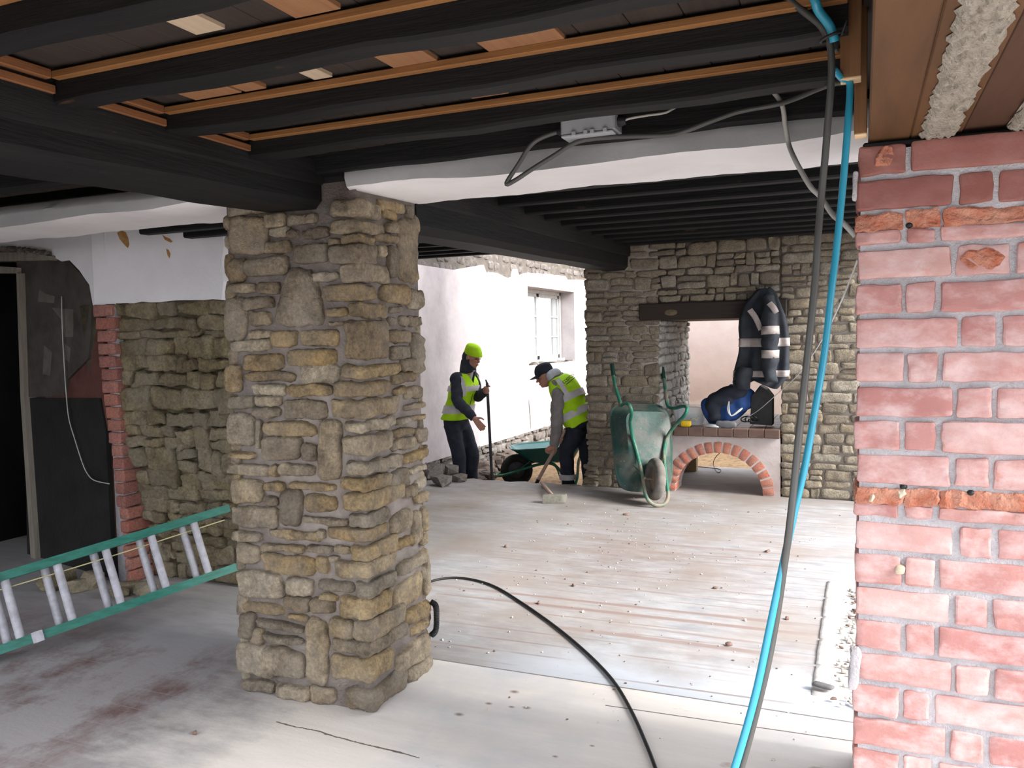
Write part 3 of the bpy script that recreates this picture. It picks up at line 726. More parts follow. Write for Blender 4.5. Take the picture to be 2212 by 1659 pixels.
# ---- near joists with orange battens, ceiling boards
ceil_top = 2.226
JY = [0.42, 0.795, 1.165, 1.545, 1.918, 2.29, 2.655]
JLAB = ['black joist directly overhead, first in front of the camera', 'black joist at the top left corner of the picture', 'black joist second from the top left corner', 'black joist with an orange batten meeting the beam at upper left',
        'black joist under three pale board ends, ending at the main beam', 'black joist with a thin orange batten above the junction box', 'black joist against the white beam carrying the junction box']
for j, y in enumerate(JY):
    for side, (xa, xb) in enumerate(((-1.955, -0.03), (-5.5, -2.26))):
        if side and j == 6: continue
        mb = MB()
        V = []; F = []; n = 16; th = 0.078
        for i in range(n+1):
            x = xa+(xb-xa)*i/n
            d = 0.004*math.sin(i*1.1+j*2+side)+rb.uniform(-0.0015, 0.0015); e = 0.003*math.cos(i*0.9+j)
            zb = 2.132+0.012*(y-1.545)+d
            V += [(x, y+e, zb+0.008), (x, y+0.008+e, zb), (x, y+th-0.008+e, zb), (x, y+th+e, zb+0.008), (x, y+th, ceil_top), (x, y, ceil_top)]
        for i in range(n):
            for k in range(6): F.append([i*6+k, (i+1)*6+k, (i+1)*6+(k+1) % 6, i*6+(k+1) % 6])
        F.append([0, 1, 2, 3, 4, 5]); F.append([n*6+k for k in range(6)][::-1])
        mb.add(V, F, 0)
        if side: lab = 'black ceiling joist left of the main beam, above the left wall'
        else: lab = JLAB[j]
        o = S(obj('ceiling_joist', mb, m_blkx, sharp=40), lab, 'joist', 'near black ceiling joists')
        if j < 6 and j > 0 and not side:
            mb = MB(); bbox_b(mb, xa+0.02, xb, y-0.024, y, 2.192, 2.211, b=0.002)
            obj('batten', mb, m_lath, o, smooth=False)
mb = MB()
for i in range(46):   # boards running across the joists
    x = -5.5+i*0.125
    bbox_b(mb, x+0.001, x+0.124, 0.22, 2.72, ceil_top-0.006+0.003*rb.random(), 2.27, b=0.002)
ceil = S(obj('ceiling', mb, m_ceilb, smooth=False), 'dark boarded ceiling above the near joists', 'ceiling')
def patch(x, y, w_, l_, m_, nm='board_patch'):
    mb = MB(); bbox_b(mb, x, x+w_, y, y+l_, ceil_top-0.016, ceil_top+0.002, b=0.001)
    obj(nm, mb, m_, ceil, smooth=False)
for (px_, py_, w_, l_, m_) in ((350, 38, 0.085, 0.23, m_newb), (575, 0, 0.12, 0.25, m_newo), (655, 158, 0.06, 0.24, m_newb), (818, 125, 0.13, 0.27, m_newo), (1035, 92, 0.2, 0.27, m_newo), (505, 185, 0.075, 0.24, m_newo), (400, 205, 0.17, 0.24, m_newo), (1020, 210, 0.12, 0.22, m_newo)):
    p = onZ(px_, py_, 2.215)
    patch(p[0], [yy+0.07 for yy in JY if yy < p[1]+0.03][-1], w_, l_+0.03, m_)
for j in (2, 3, 4):   # short orange battens on the beam between the joists
    mb = MB(); bbox_b(mb, -1.955, -1.93, JY[j]+0.08, JY[j+1]-0.025, 2.190, 2.214, b=0.002); bbox_b(mb, -1.955, -1.942, JY[j]+0.08, JY[j+1]-0.005, 2.158, 2.180, b=0.002)
    obj('batten', mb, m_lathy, ceil, smooth=False)

# ---- far joists and ceiling
FY = [3.36, 3.76, 4.16, 4.60, 4.98, 5.39, 5.81, 6.22, 6.65, 7.06, 7.46]
names = ['nearest the white beam', 'second beyond the white beam', 'third beyond the white beam', 'fourth beyond the white beam', 'fifth beyond the white beam', 'sixth beyond the white beam', 'fifth before the chimney wall', 'fourth before the chimney wall', 'third before the chimney wall', 'second before the chimney wall', 'nearest the chimney wall']
for j, y in enumerate(FY):
    for side in (0, 1):
        t = (y-3.18)/4.56
        xa, xb = ((-1.80-0.27*t, 0.32) if not side else (-4.72, -2.06-0.27*t))
        if side and j < 2: xa = onY(298 if j == 0 else 393, 500, y if j == 0 else 3.56)[0]
        z = zc(y)+0.005
        if side and j == 0: z = onY(400, 497, y)[2]
        if side and j == 1: y = 3.56; z = onY(440, 510, y)[2]
        mb = MB()
        bbox_b(mb, xa, xb, y, y+0.072, z, z+0.13, b=0.008)
        S(obj('ceiling_joist', mb, m_blkx, smooth=False), 'black far joist %s, %s of the far beam' % (names[j], 'left' if side else 'right'), 'joist', 'far black ceiling joists')
mb = MB()
for i in range(24):
    y0, y1 = 3.19+i*0.19, 3.19+(i+1)*0.19
    z = zc(y0)+0.12
    mb.add([(-4.75, y0, z), (0.32, y0, z), (0.32, y1, zc(y1)+0.12), (-4.75, y1, zc(y1)+0.12), (-4.75, y0, z+0.05), (0.32, y0, z+0.05), (0.32, y1, zc(y1)+0.17), (-4.75, y1, zc(y1)+0.17)], _BF)
S(obj('ceiling', mb, M('black_far_boards', (0.012, 0.012, 0.014), (0.02, 0.019, 0.02), 6, bump=0.2), smooth=False), 'black boarded ceiling above the far joists', 'ceiling')

# upper storey floor closing everything above, with its back and left walls
mb = MB()
box(mb, -6.2, 0.36, 0.22, 7.95, 2.44, 2.6); box(mb, -6.2, 0.36, 0.22, 0.30, 2.285, 2.44); box(mb, 0.28, 0.36, 0.30, 7.95, 2.285, 2.44); box(mb, -6.2, 0.36, 7.78, 7.95, 2.38, 2.44)
box(mb, -5.5, 0.3, 2.735, 3.2, 2.3, 2.44); box(mb, 0.36, 1.3, -0.5, 3.06, 1.99, 2.6)  # last box: unseen cover extended with the soffit to block sky light
S(obj('roof', mb, m_ceilb, smooth=False), 'dark timber floor of the storey above', 'roof')
# ---- red brick wall on the right
BY = 2.06
mb = MB(); rk = np.random.default_rng(21)
z_top = 1.918; H = 0.0785; j_ = 0.011
row = 0; z1 = z_top
while z1 > 0.02:
    z0 = max(z1-H+j_, 0.0)
    A = (row % 2 == 1)
    seq = [0.200, 0.066, 0.205, 0.1, 0.205, 0.1, 0.2] if A else [0.098, 0.060, 0.205, 0.1, 0.205, 0.1, 0.12]
    if row == 0: seq = [0.098, 0.24, 0.1, 0.205, 0.205, 0.1]
    if row == 3: seq = [0.19, 0.105, 0.205, 0.1, 0.205]
    x = -0.012+rk.uniform(-0.004, 0.004)
    for i, w_ in enumerate(seq):
        w2 = w_*rk.uniform(0.97, 1.03)
        groove = row in (2, 10)
        zt = z1
        if groove:
            # chased groove: upper half of the course hacked away
            zt = z1-0.036
            q = rect((0, BY, 0), XH, ZH, x, x+w2+0.01, zt-0.002, z1+0.004)
            stone(mb, q, (0, -1, 0), -0.1, 0.004+rk.uniform(-0.0015, 0.002), rk, (14, 8, 3), 16, 0.0026, 60, 2)
        q = rect((0, BY, 0), XH, ZH, x, x+w2, z0, zt)
        q = [p+XH*rk.uniform(-0.002, 0.002)+ZH*rk.uniform(-0.002, 0.002) for p in q]
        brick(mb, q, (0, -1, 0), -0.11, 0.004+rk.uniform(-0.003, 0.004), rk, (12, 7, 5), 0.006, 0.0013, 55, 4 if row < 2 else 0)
        if row in (0, 1, 3) and rk.random() < 0.55 and not groove:   # spalled faces
            c_ = (x+w2*rk.uniform(0.3, 0.7), BY-0.003, (z0+zt)/2+0.005)
            V, F = cubegrid(6, 6, 2); V = V/np.linalg.norm(V, axis=1)[:, None]
            P = np.array(c_)+V*np.array([rk.uniform(.02, .05), 0.0035, 0.022]); P += wob(P, rk, 0.004, 90); mb.add(P, F, 2)
        x += w2+0.010
    z1 -= H; row += 1
box(mb, -0.004, 1.16, BY+0.0025, BY+0.33, -0.01, z_top-0.01, 1); box(mb, 0.004, 1.16, BY+0.33, 3.06, -0.01, z_top-0.01, 1)
# mortar flake at the arris, plugs and stones left in the wall
V, F = cubegrid(5, 2, 8); P = V/(np.sum(np.abs(V)**5, axis=1)**0.2)[:, None]*np.array([0.012, 0.012, 0.055])+onY(1846, 1440, BY-0.004); P += wob(P, rk, 0.004, 40); mb.add(P, F, 1)
V, F = cubegrid(5, 2, 8); P = V/(np.sum(np.abs(V)**5, axis=1)**0.2)[:, None]*np.array([0.006, 0.01, 0.03])+onY(1845, 405, BY-0.004); P += wob(P, rk, 0.004, 40); mb.add(P, F, 1)
for (a, b, s_) in ((1947, 1228, 0.013), (1950, 1065, 0.012), (1882, 1074, 0.009)):
    V, F = cubegrid(5, 5, 5); P = V/np.linalg.norm(V, axis=1)[:, None]*np.array([s_, 0.012, s_])+onY(a, b, BY); P += wob(P, rk, 0.003, 80); mb.add(P, F, 3)
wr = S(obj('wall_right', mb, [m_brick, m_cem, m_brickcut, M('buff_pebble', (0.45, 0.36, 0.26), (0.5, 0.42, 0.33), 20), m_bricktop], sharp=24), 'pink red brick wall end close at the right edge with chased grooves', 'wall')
for (a, b) in ((1952, 1052), (2098, 1066), (1965, 486)):   # drilled holes show as dark plugs
    mb = MB(); p = onY(a, b, BY-0.004); ellipsoid(mb, p+np.array([0, 0.012, 0]), XH, YH, ZH, 0.009, 0.014, 0.008)
    obj('drill_hole', mb, m_blk, wr)

# ---- soffit over the brick wall with mortar residue
mb = MB()
p0 = 1.932
for (x0, x1, m_) in ((0.012, 0.098, 0), (0.0985, 0.202, 0), (0.2025, 0.33, 1), (0.3305, 0.62, 1), (0.6205, 1.16, 1)):
    bbox_b(mb, x0, x1, -0.5, 2.40, p0+(0.0 if m_ == 0 else 0.004), p0+0.05, m_, b=0.003)  # boards run on unseen over the camera to shade the top bricks
bbox_b(mb, 0.0, 1.16, 2.08, 2.40, z_top-0.004, p0-0.001, 2, b=0.004)  # black strip painting in the dark gap above the bricks
sof = S(obj('trim_2', mb, [m_ply, m_plyd, m_blk], smooth=False), 'brown timber soffit boards over the brick wall', 'soffit')
for (xa, xb, ya, seed) in ((0.118, 0.190, 2.085, 1), (0.284, 0.36, 2.075, 2)):
    mb = MB(); rs = np.random.default_rng(seed); n = 90; k = 14; V = []; F = []
    for i in range(n):
        y = 0.5+(ya-0.5)*i/(n-1)
        e0, e1 = rs.uniform(-0.006, 0.006, 2)
        for q_ in range(k):
            t = q_/(k-1); edge = min(t, 1-t)
            V.append((xa+e0+(xb-xa+e1-e0)*t, y, p0-0.002-(0.012*min(1, edge*8)*rs.uniform(0.4, 1.3))))
    for i in range(n-1):
        for q_ in range(k-1): F.append([i*k+q_, i*k+q_+1, (i+1)*k+q_+1, (i+1)*k+q_][::-1])
    mb.add(V, F); mb.add([(xa, 0.5, p0+0.001), (xb, 0.5, p0+0.001), (xb, ya, p0+0.001), (xa, ya, p0+0.001)], [[0, 1, 2, 3]])
    obj('mortar_residue', mb, m_resid, sof)
# cut post ends at the edge of the soffit
for (xa, xb, yy, ybot, lab) in ((1815, 1861, 1.97, 176, 'cut brown timber offcut with a pale end, upper of two beside the soffit'), (1845, 1873, 2.045, 296, 'cut brown timber offcut with a pale end, lower of two touching the brick wall')):
    a = onY(xa, ybot, yy); b = onY(xb, ybot, yy)
    t = Thing('timber_offcut', lab, 'timber', ((a[0]+b[0])/2, yy, a[2]))
    mb = MB(); bbox_b(mb, a[0], b[0], yy-0.012, yy+0.03, a[2]+0.0035, 2.27, b=0.002); body = t.part('post', mb, m_post, smooth=False)
    mb = MB(); bbox_b(mb, a[0]+0.0005, b[0]-0.0005, yy-0.0115, yy+0.0295, a[2], a[2]+0.0045, b=0.001); t.part('sawn_end', mb, m_cut, smooth=False, label='pale sawn end')

# ---- chimney wall at the back (stone), with fireplace opening and arch
WY = 7.72; DB = 9.2
OX0, OX1 = onY(1425, 900, WY)[0], -0.672
OZ0, OZ1 = 0.60, onY(1490, 690, WY)[2]
WL = onY(1266, 800, WY)[0]
LX0, LX1 = onY(1382, 672, WY)[0], onY(1700, 672, WY)[0]
LZ0, LZ1 = onY(1400, 692, WY)[2], onY(1400, 656, WY)[2]
rf = np.random.default_rng(31)
mb = MB()
def okf(u, v, a, b, c_, d_):
    if a < OX1-0.01 and b > OX0+0.01 and c_ < OZ1-0.015: return False
    if b > LX0 and a < LX1 and d_ > LZ0+0.01 and c_ < LZ1-0.01: return False
    return True
def fill(u0, u1, v0, v1): 
    wallstones(mb, courses(u0, u1, v0, v1, 0.088, 0.18, rf, None, 0.45, 0.65, 0.008), (0, WY, 0), XH, ZH, (0, -1, 0), rf, -0.04, (-0.002, 0.014), (6, 4, 3), (5, 9), 0.0035, 0.12)
ZT = 2.36
fill(WL, OX0, 0.0, LZ0); fill(WL, LX0, LZ0, LZ1); fill(WL, OX1, LZ1, ZT)
fill(OX1, 0.34, 0.0, LZ0) if LX1 < OX1 else None
fill(OX1 if LX1 < OX1 else LX1, 0.34, LZ0 if LX1 >= OX1 else LZ0, LZ1); fill(OX1, 0.34, LZ1, ZT)
if LX1 >= OX1: fill(OX1, 0.34, 0.0, LZ0)
# left reveal, limewashed
wallstones(mb, courses(WY+0.02, DB, 0.0, OZ1, 0.085, 0.18, rf), (OX0, 0, 0), YH, ZH, (1, 0, 0), rf, -0.03, (0.0, 0.02), (4, 4, 3), (3.5, 6), 0.004, 0.12, 1)
wallstones(mb, courses(-DB, -WY, 0.0, ZT, 0.09, 0.2, rf), (WL, 0, 0), (0, -1, 0), ZH, (-1, 0, 0), rf, -0.03, (0.0, 0.02), (4, 4, 3), (3.5, 6), 0.004, 0.12, 0)
e = 0.012
box(mb, WL+e, OX0-e, WY+e, DB, -0.3, 4.6, 2); box(mb, OX1+e, 0.34, WY+e, DB, -0.02, 4.6, 2)  # stack carried up out of view to narrow the sky over the yard
box(mb, OX0-0.1, OX1+0.1, WY+0.05, DB, OZ1+0.002, 4.6, 2)
# rough toothing at the foot of the left corner
for i in range(7):
    q = rect((0, WY, 0), XH, ZH, WL-0.06+0.05*rf.random(), WL+0.12, 0.0+i*0.03, 0.03+i*0.03)
    stone(mb, q, (0, -1, 0), -0.06, 0.03, rf, (4, 3, 3), 5, 0.01, 30)
wb_ = S(obj('wall_back', mb, [m_far, m_white_st, m_mortf]), 'coursed grey limestone chimney wall with a see-through fireplace', 'wall')
mb = MB(); bbox_b(mb, LX0, LX1, WY-0.03, WY+0.30, LZ0, LZ1, b=0.008)
lin = S(obj('lintel', mb, m_lint, smooth=False), 'dark timber lintel over the stone fireplace opening', 'lintel')
mb = MB(); p = onY(1449, 675, WY-0.031); ellipsoid(mb, p, XH, YH, ZH, 0.062, 0.006, 0.03); obj('oval_plaque', mb, M('worn_brass', (0.16, 0.12, 0.07), (0.1, 0.08, 0.05), 40), lin)

# fireplace table with brick arch
AX = onY(1551, 1000, WY)[0]; RA, RB = abs(onY(1649, 1040, WY)[0]-AX), 0.385
FX0, FX1 = OX0+0.004, min(onY(1686, 1000, WY)[0], OX1-0.002)
t = Thing('fireplace_table', 'raised fireplace hearth with a brown tiled top on a red brick arch', 'fireplace', (AX, WY, 0))
mb = MB(); N = 28; V = []; F = []
zt = 0.535
ys = (WY-0.005, WY+0.32)
def archpt(i, k=1.0):
    a = math.pi*i/N; return AX-RA*k*math.cos(a), RB*k*math.sin(a)
for y in ys:
    for i in range(N+1):
        x, z = archpt(i); V.append((x, y, max(z, 0)))
    for i in range(N+1):
        x = FX0+(FX1-FX0)*i/N; V.append((x, y, zt))
    V += [(FX0, y, 0), (FX1, y, 0)]
M_ = 2*(N+1)+2
for s, yoff in ((0, 0), (1, M_)):
    for i in range(N):
        f = [yoff+i, yoff+i+1, yoff+N+1+i+1, yoff+N+1+i]
        F.append(f if s == 0 else f[::-1])
    for f in ([yoff+2*N+2, yoff, yoff+N+1], [yoff+N, yoff+2*N+3, yoff+2*N+1]): F.append(f if s == 0 else f[::-1])
for i in range(N): F.append([i, i+M_, i+M_+1, i+1])
F.append([2*N+3, 2*N+1, M_+2*N+1, M_+2*N+3][::-1]); F.append([2*N+2, N+1, M_+N+1, M_+2*N+2])
F.append([N+1, 2*N+1, M_+2*N+1, M_+N+1])
mb.add(V, [f[::-1] for f in F])
t.part('arch_body', mb, m_plarch, smooth=False, sharp=None)
mb = MB(); nb = 17; rg = np.random.default_rng(4)
for i in range(nb):
    a0, a1 = math.pi*(i+0.08)/nb, math.pi*(i+0.92)/nb
    k = 1.0+0.105/RA*rg.uniform(0.96, 1.04); kb = 1.0+0.105/RB
    P = lambda a, kx, kz: np.array([AX-RA*kx*math.cos(a), WY-0.012, max(0.004, RB*kz*math.sin(a))])
    q = [P(a0, 0.985, 0.985), P(a0, k, kb), P(a1, k, kb), P(a1, 0.985, 0.985)]
    stone(mb, q, (0, -1, 0), -0.22, 0.004, rg, (4, 3, 4), 12, 0.0015, 40)
t.part('brick_arch_ring', mb, m_arch)
mb = MB(); nt_ = 8
for i in range(nt_):
    x0 = FX0+(FX1-FX0)*i/nt_; x1 = FX0+(FX1-FX0)*(i+1)/nt_
    bbox_b(mb, x0+0.001, x1-0.001, WY-0.055, WY+0.14, zt+0.002, zt+0.082, b=0.006)
t.part('front_tile_row', mb, m_tilebr, smooth=False)
mb = MB()
for i in range(nt_):
    for k in range(9):
        x0 = OX0+0.02+(OX1-OX0-0.04)*i/nt_; x1 = OX0+0.02+(OX1-OX0-0.04)*(i+1)/nt_; y0 = WY+0.142+k*0.15
        bbox_b(mb, x0+0.002, x1-0.002, y0, y0+0.146, zt+0.002, zt+0.078, b=0.004)
t.part('tiled_top', mb, M('dark_hearth_tile', (0.06, 0.05, 0.045), (0.10, 0.085, 0.075), 8, rough=0.5), smooth=False)
HT = zt+0.08

# ---- outside white wall (left, beyond) with window and broken top
XW = -4.75
mb = MB()
wy0, wy1 = onX(1141, 700, XW)[1], onX(1241, 700, XW)[1]
wz0, wz1 = onX(1192, 785, XW)[2], onX(1141, 618, XW)[2]
def wp(pts): return [(XW, y, z) for y, z in pts]
def top_ragged(y0, y1, n, base, amp):
    return [(y0+(y1-y0)*i/(n-1), base+amp*RNG.uniform(-1, 1)) for i in range(n)]
zs = 0.02
ragA = [(4.2, 2.36), (9.3, 2.36)]+[tuple(onX(x, y, XW)[1:]) for (x, y) in ((1028, 575), (1030, 585), (1034, 574), (1045, 572), (1052, 592), (1060, 588), (1075, 590), (1090, 598), (1100, 602), (1108, 598), (1112, 581), (1118, 582), (1122, 596), (1136, 590))]
yA = ragA[-1][0]
prism(mb, wp([(4.2, zs), (wy0, zs), (wy0, wz1+0.001)]+[(wy0, ragA[-1][1])]+[r for r in reversed(ragA) if r[0] < wy0]), (-0.05, 0, 0))
ragB = [tuple(onX(x, y, XW)[1:]) for (x, y) in ((1140, 588), (1146, 590), (1148, 598), (1152, 590), (1170, 591), (1173, 600), (1178, 591), (1195, 593), (1198, 602), (1203, 594), (1222, 597), (1226, 604), (1255, 604))]
ragB = [r for r in ragB if r[0] < 15.3]
prism(mb, wp([(wy0, wz1), (15.3, wz1), (15.3, ragB[-1][1])]+[r for r in reversed(ragB)]+[(wy0, ragB[0][1])]), (-0.05, 0, 0))
prism(mb, wp([(wy0, zs), (15.3, zs), (15.3, wz0), (wy0, wz0)]), (-0.05, 0, 0))
prism(mb, wp([(wy1, wz0), (15.3, wz0), (15.3, wz1), (wy1, wz1)]), (-0.05, 0, 0))
# reveals
RD = 0.42
box(mb, XW-RD, XW-0.0502, wy1, wy1+0.015, wz0-0.02, wz1+0.015); box(mb, XW-RD, XW-0.0502, wy0-0.015, wy0, wz0-0.02, wz1+0.015); box(mb, XW-RD, XW-0.0502, wy0, wy1, wz1, wz1+0.015)
# stone core and rough plinth
rw = np.random.default_rng(8)
def okw(u, v, a, b, c_, d_): return not (b > wy0-0.03 and a < wy1+0.03 and d_ > wz0-0.03 and c_ < wz1+0.03)
wallstones(mb, courses(8.5, 15.3, 2.2, 3.3, 0.13, 0.26, rw, okw), (XW-0.05, 0, 0), YH, ZH, (1, 0, 0), rw, -0.1, (0.0, 0.03), (5, 4, 3), (3.5, 6), 0.006, 0.12, 1)
wallstones(mb, courses(7.7, 15.3, -0.3, 0.03, 0.11, 0.24, rw), (XW-0.02, 0, 0), YH, ZH, (1, 0, 0), rw, -0.1, (0.0, 0.05), (5, 4, 3), (3.5, 6), 0.008, 0.15, 1)
for (a, b, c_, d_) in ((4.1, wy0-0.02, -0.3, 4.6), (wy1+0.02, 15.4, -0.3, 4.6), (wy0-0.02, wy1+0.02, -0.3, wz0-0.005), (wy0-0.02, wy1+0.02, wz1+0.02, 4.6)):  # core raised above view to cut sky light on the white plaster
    box(mb, XW-0.46, XW-0.045, a, b, c_, d_, 2)
for k in range(9):   # rubble left on the sill
    y = wy0+0.1+(wy1-wy0-0.2)*rw.random(); stone(mb, rect((XW, y, wz0-0.005), YH, ZH, 0, rw.uniform(0.06, 0.16), 0, rw.uniform(0.02, 0.05)), (1, 0, 0), -0.15, 0.0, rw, (4, 3, 3), 4, 0.006, 30, 1)
# long crack in the plaster
tube(mb, [onX(x, y, XW+0.001) for (x, y) in ((1142, 862), (1143, 880), (1145, 905), (1147, 930))], [0.003, 0.012, 0.010, 0.003], 6, 4, 2)
S(obj('wall_left', mb, [m_plw, m_gstone, M('stone_core', (0.09, 0.08, 0.07), (0.14, 0.12, 0.1), 6, bump=0.5)], smooth=True, sharp=30), 'long pinkish white plastered wall with a broken top and a small window', 'wall')
# window: white frame, two casements
wx = XW-0.30
win = S(empty('window_1', (wx, wy0, wz0)), 'small white casement window set in the white plastered wall', 'window')
fy0, fy1 = wy0+0.02, wy1-0.02
def wpart(name, boxes, m_, parent=win):
    mb = MB()
    for (x0, x1, a, b, c_, d_) in boxes: bbox_b(mb, x0-wx, x1-wx, a-wy0, b-wy0, c_-wz0, d_-wz0, b=0.004)
    return obj(name, mb, m_, parent, smooth=False)
wpart('window_frame', [(wx-0.05, wx+0.05, fy0, fy0+0.06, wz0, wz1), (wx-0.05, wx+0.05, fy1-0.06, fy1, wz0, wz1), (wx-0.05, wx+0.05, fy0, fy1, wz1-0.06, wz1), (wx-0.05, wx+0.12, fy0, fy1, wz0-0.02, wz0+0.06)], m_wht)
fm = (fy0+fy1)/2
for (a, b) in ((fy0+0.06, fm), (fm, fy1-0.06)):
    bars = [(wx-0.02, wx+0.03, a, a+0.055, wz0+0.06, wz1-0.06), (wx-0.02, wx+0.03, b-0.055, b, wz0+0.06, wz1-0.06), (wx-0.02, wx+0.03, a, b, wz1-0.12, wz1-0.06), (wx-0.02, wx+0.03, a, b, wz0+0.06, wz0+0.13)]
    for k in (1, 2): bars.append((wx-0.012, wx+0.022, a, b, wz0+0.1+(wz1-wz0-0.2)*k/3-0.012, wz0+0.1+(wz1-wz0-0.2)*k/3+0.012))
    sash = wpart('sash', bars, m_wht)
    wpart('pane', [(wx-0.002, wx+0.002, a+0.05, b-0.05, wz0+0.12, wz1-0.11)], m_glass, sash)
# end wall far beyond the fireplace
mb = MB(); box(mb, -5.2, 2.6, 15.3, 15.6, -0.3, 4.6)  # upper part unseen, added height to hold back sky light
S(obj('wall_end', mb, m_plp), 'far pinkish wall seen through the fireplace opening', 'wall')

# ---- left wall of the near room: white plaster over rubble, brick jamb, dark cement
LY = 3.72
def lw(x, y, d=0.0): p = onY(x, y, LY-d); return p
mb = MB(); rl = np.random.default_rng(15)
zc0 = lw(260, 656)[2]; xj0, xj1 = lw(208, 660)[0], lw(252, 660)[0]; xr = lw(482, 660)[0]
XR = xr
# rubble stones, leaning back towards the foot
cells = courses(xj1-0.02, XR+0.005, 0.0, zc0, 0.095, 0.18, rl, None, 0.55, 0.65, 0.003)
mb2 = MB()
wallstones(mb2, cells, (0, LY, 0), XH, ZH, (0, -1, 0), rl, -0.14, (-0.018, 0.014), (9, 7, 4), (7, 14), 0.006, 0.2, 0, 26)
box(mb2, -4.6, XR-0.02, LY+0.02, LY+0.4, -0.02, zc0, 1)
for i in range(len(mb2.v)):
    V = mb2.v[i].copy(); V[:, 1] += np.clip((1.0-V[:, 2]), 0, 1)*0.16
    mb2.v[i] = V
S(obj('wall_rubble', mb2, [m_rub, m_mortr]), 'yellowish rubble stone wall below white plaster, left of the pillar', 'wall')
# white plaster above
mb = MB()
ztop = 2.34
pl = [(xj0, zc0-0.004), (xj1, zc0-0.008), (xj1+0.01, zc0+0.004)]
for i in range(12): pl.append((xj1+0.02+(XR-xj1-0.02)*(i+1)/12, zc0+rl.uniform(-0.01, 0.008)))
pl += [(XR+0.02, zc0+0.1), (XR+0.012, zc0+0.2), (XR+0.03, zc0+0.3), (XR+0.02, ztop), (xj0+0.0, ztop)]
prism(mb, [(x, LY-0.012, z) for x, z in pl], (0, 0.3, 0))
wlp = S(obj('wall_plaster', mb, m_pll, smooth=False), 'white painted plaster above the rubble stones and brick jamb', 'wall')
for outline in ([(253, 503), (262, 497), (272, 502), (277, 515), (279, 528), (276, 536), (268, 528), (258, 516)], [(359, 537), (364, 540), (368, 548), (366, 558), (362, 552), (360, 545)], [(350, 507), (358, 512), (366, 515), (373, 522), (368, 524), (356, 518)]):
    mb = MB(); prism(mb, [onY(x, y, LY-0.0135) for x, y in outline], (0, 0.01, 0)); obj('flaked_patch', mb, m_ochre, wlp, smooth=False)
# brick jamb
mb = MB(); nbk = 22
for i in range(nbk):
    z0, z1 = zc0*i/nbk, zc0*(i+1)/nbk
    xl0 = xj0+(lw(285, 1286)[0]-xj0)*(1-(z0+z1)/2/zc0); xl1 = xj1+(lw(296, 1290)[0]-xj1)*(1-(z0+z1)/2/zc0)
    w_ = xl1-xl0-rl.uniform(0.0, 0.015)
    brick(mb, [(xl0, LY-0.03, z0+0.004), (xl0+w_, LY-0.03, z0+0.004), (xl0+w_, LY-0.03, z1-0.004), (xl0, LY-0.03, z1-0.004)], (0, -1, 0), -0.3, rl.uniform(-0.004, 0.006), rl, (5, 4, 4), 0.008, 0.002, 40)
box(mb, lw(262, 1290)[0], xj1-0.0, LY-0.012, LY+0.3, 0, zc0, 1)
S(obj('wall_jamb', mb, [m_brickold, m_cem]), 'narrow red brick jamb at the left corner of the rubble wall', 'wall')
# dark wall going left and away, with rounded cement patch
DX = np.array([-1.0, 0.22, 0]); DX /= np.linalg.norm(DX)
ND = np.array([-DX[1], DX[0], 0]); ND = ND if ND[1] < 0 else -ND
O_ = np.array([xj0+0.005, LY+0.022, 0.0])
def onD(x, y, off=0.0):
    d = ray(x, y); o = O_+ND*off; s = ((o-CAMP)@ND)/(d@ND); return CAMP+d*s
def dpr(mb, pts, off, th, mat=0): prism(mb, [onD(x, y, off) for x, y in pts], -ND*th, mat)
mb = MB()
P = lambda a, z: O_+DX*a+np.array([0, 0, z])
prism(mb, [P(-0.02, -0.05), P(-0.02, 2.4), P(0.78, 2.4), P(0.78, -0.05)], -ND*0.3, 0)
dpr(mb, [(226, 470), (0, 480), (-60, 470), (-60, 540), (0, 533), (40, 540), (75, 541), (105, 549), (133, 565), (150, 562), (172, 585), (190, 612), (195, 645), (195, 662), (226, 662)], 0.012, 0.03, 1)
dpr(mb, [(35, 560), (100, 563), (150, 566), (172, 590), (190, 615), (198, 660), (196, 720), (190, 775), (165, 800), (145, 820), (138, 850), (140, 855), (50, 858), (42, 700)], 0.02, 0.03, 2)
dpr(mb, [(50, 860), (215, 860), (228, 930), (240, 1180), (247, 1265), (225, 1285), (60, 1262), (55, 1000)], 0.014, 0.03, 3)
for pts in ([(112, 665), (158, 668), (158, 728), (140, 728), (132, 690)], [(85, 625), (100, 635), (118, 640), (116, 655), (82, 652)], [(140, 742), (152, 752), (150, 782), (138, 775)], [(95, 745), (112, 760), (108, 812), (92, 808)]):
    dpr(mb, pts, 0.022, 0.01, 4)
S(obj('wall_dark', mb, [m_brickdark, m_pll, m_cemdark, m_cemlow, m_cempatch], smooth=False), 'dark cement wall with a rounded patch beside the doorway', 'wall')
# timber frame and lintel of the black doorway at the far left
mb = MB(); dpr(mb, [(35, 590), (44, 590), (52, 860), (80, 1258), (70, 1262), (44, 860)], 0.05, 0.08)
S(obj('door_1', mb, m_oldw, smooth=False), 'thin weathered door frame post at the black doorway', 'door')
mb = MB(); dpr(mb, [(-80, 545), (60, 545), (104, 553), (104, 562), (-80, 566)], 0.06, 0.12); dpr(mb, [(-80, 570), (36, 578), (36, 590), (-80, 590)], 0.05, 0.1)
for k in range(14):
    x = -40+k*11; y = 541+0.0013*(max(x, 0))**2*0.8
    c_ = onD(x, y, 0.03); V, F = cubegrid(4, 4, 3); Q = V/(np.sum(np.abs(V)**5, axis=1)**0.2)[:, None]*np.array([0.035, 0.03, 0.02])+c_; Q += wob(Q, rl, 0.008, 40); mb.add(Q, F, 1)
S(obj('lintel', mb, [m_oldw, m_gstone], smooth=False), 'splintered pale timber lintel over the black doorway', 'lintel')
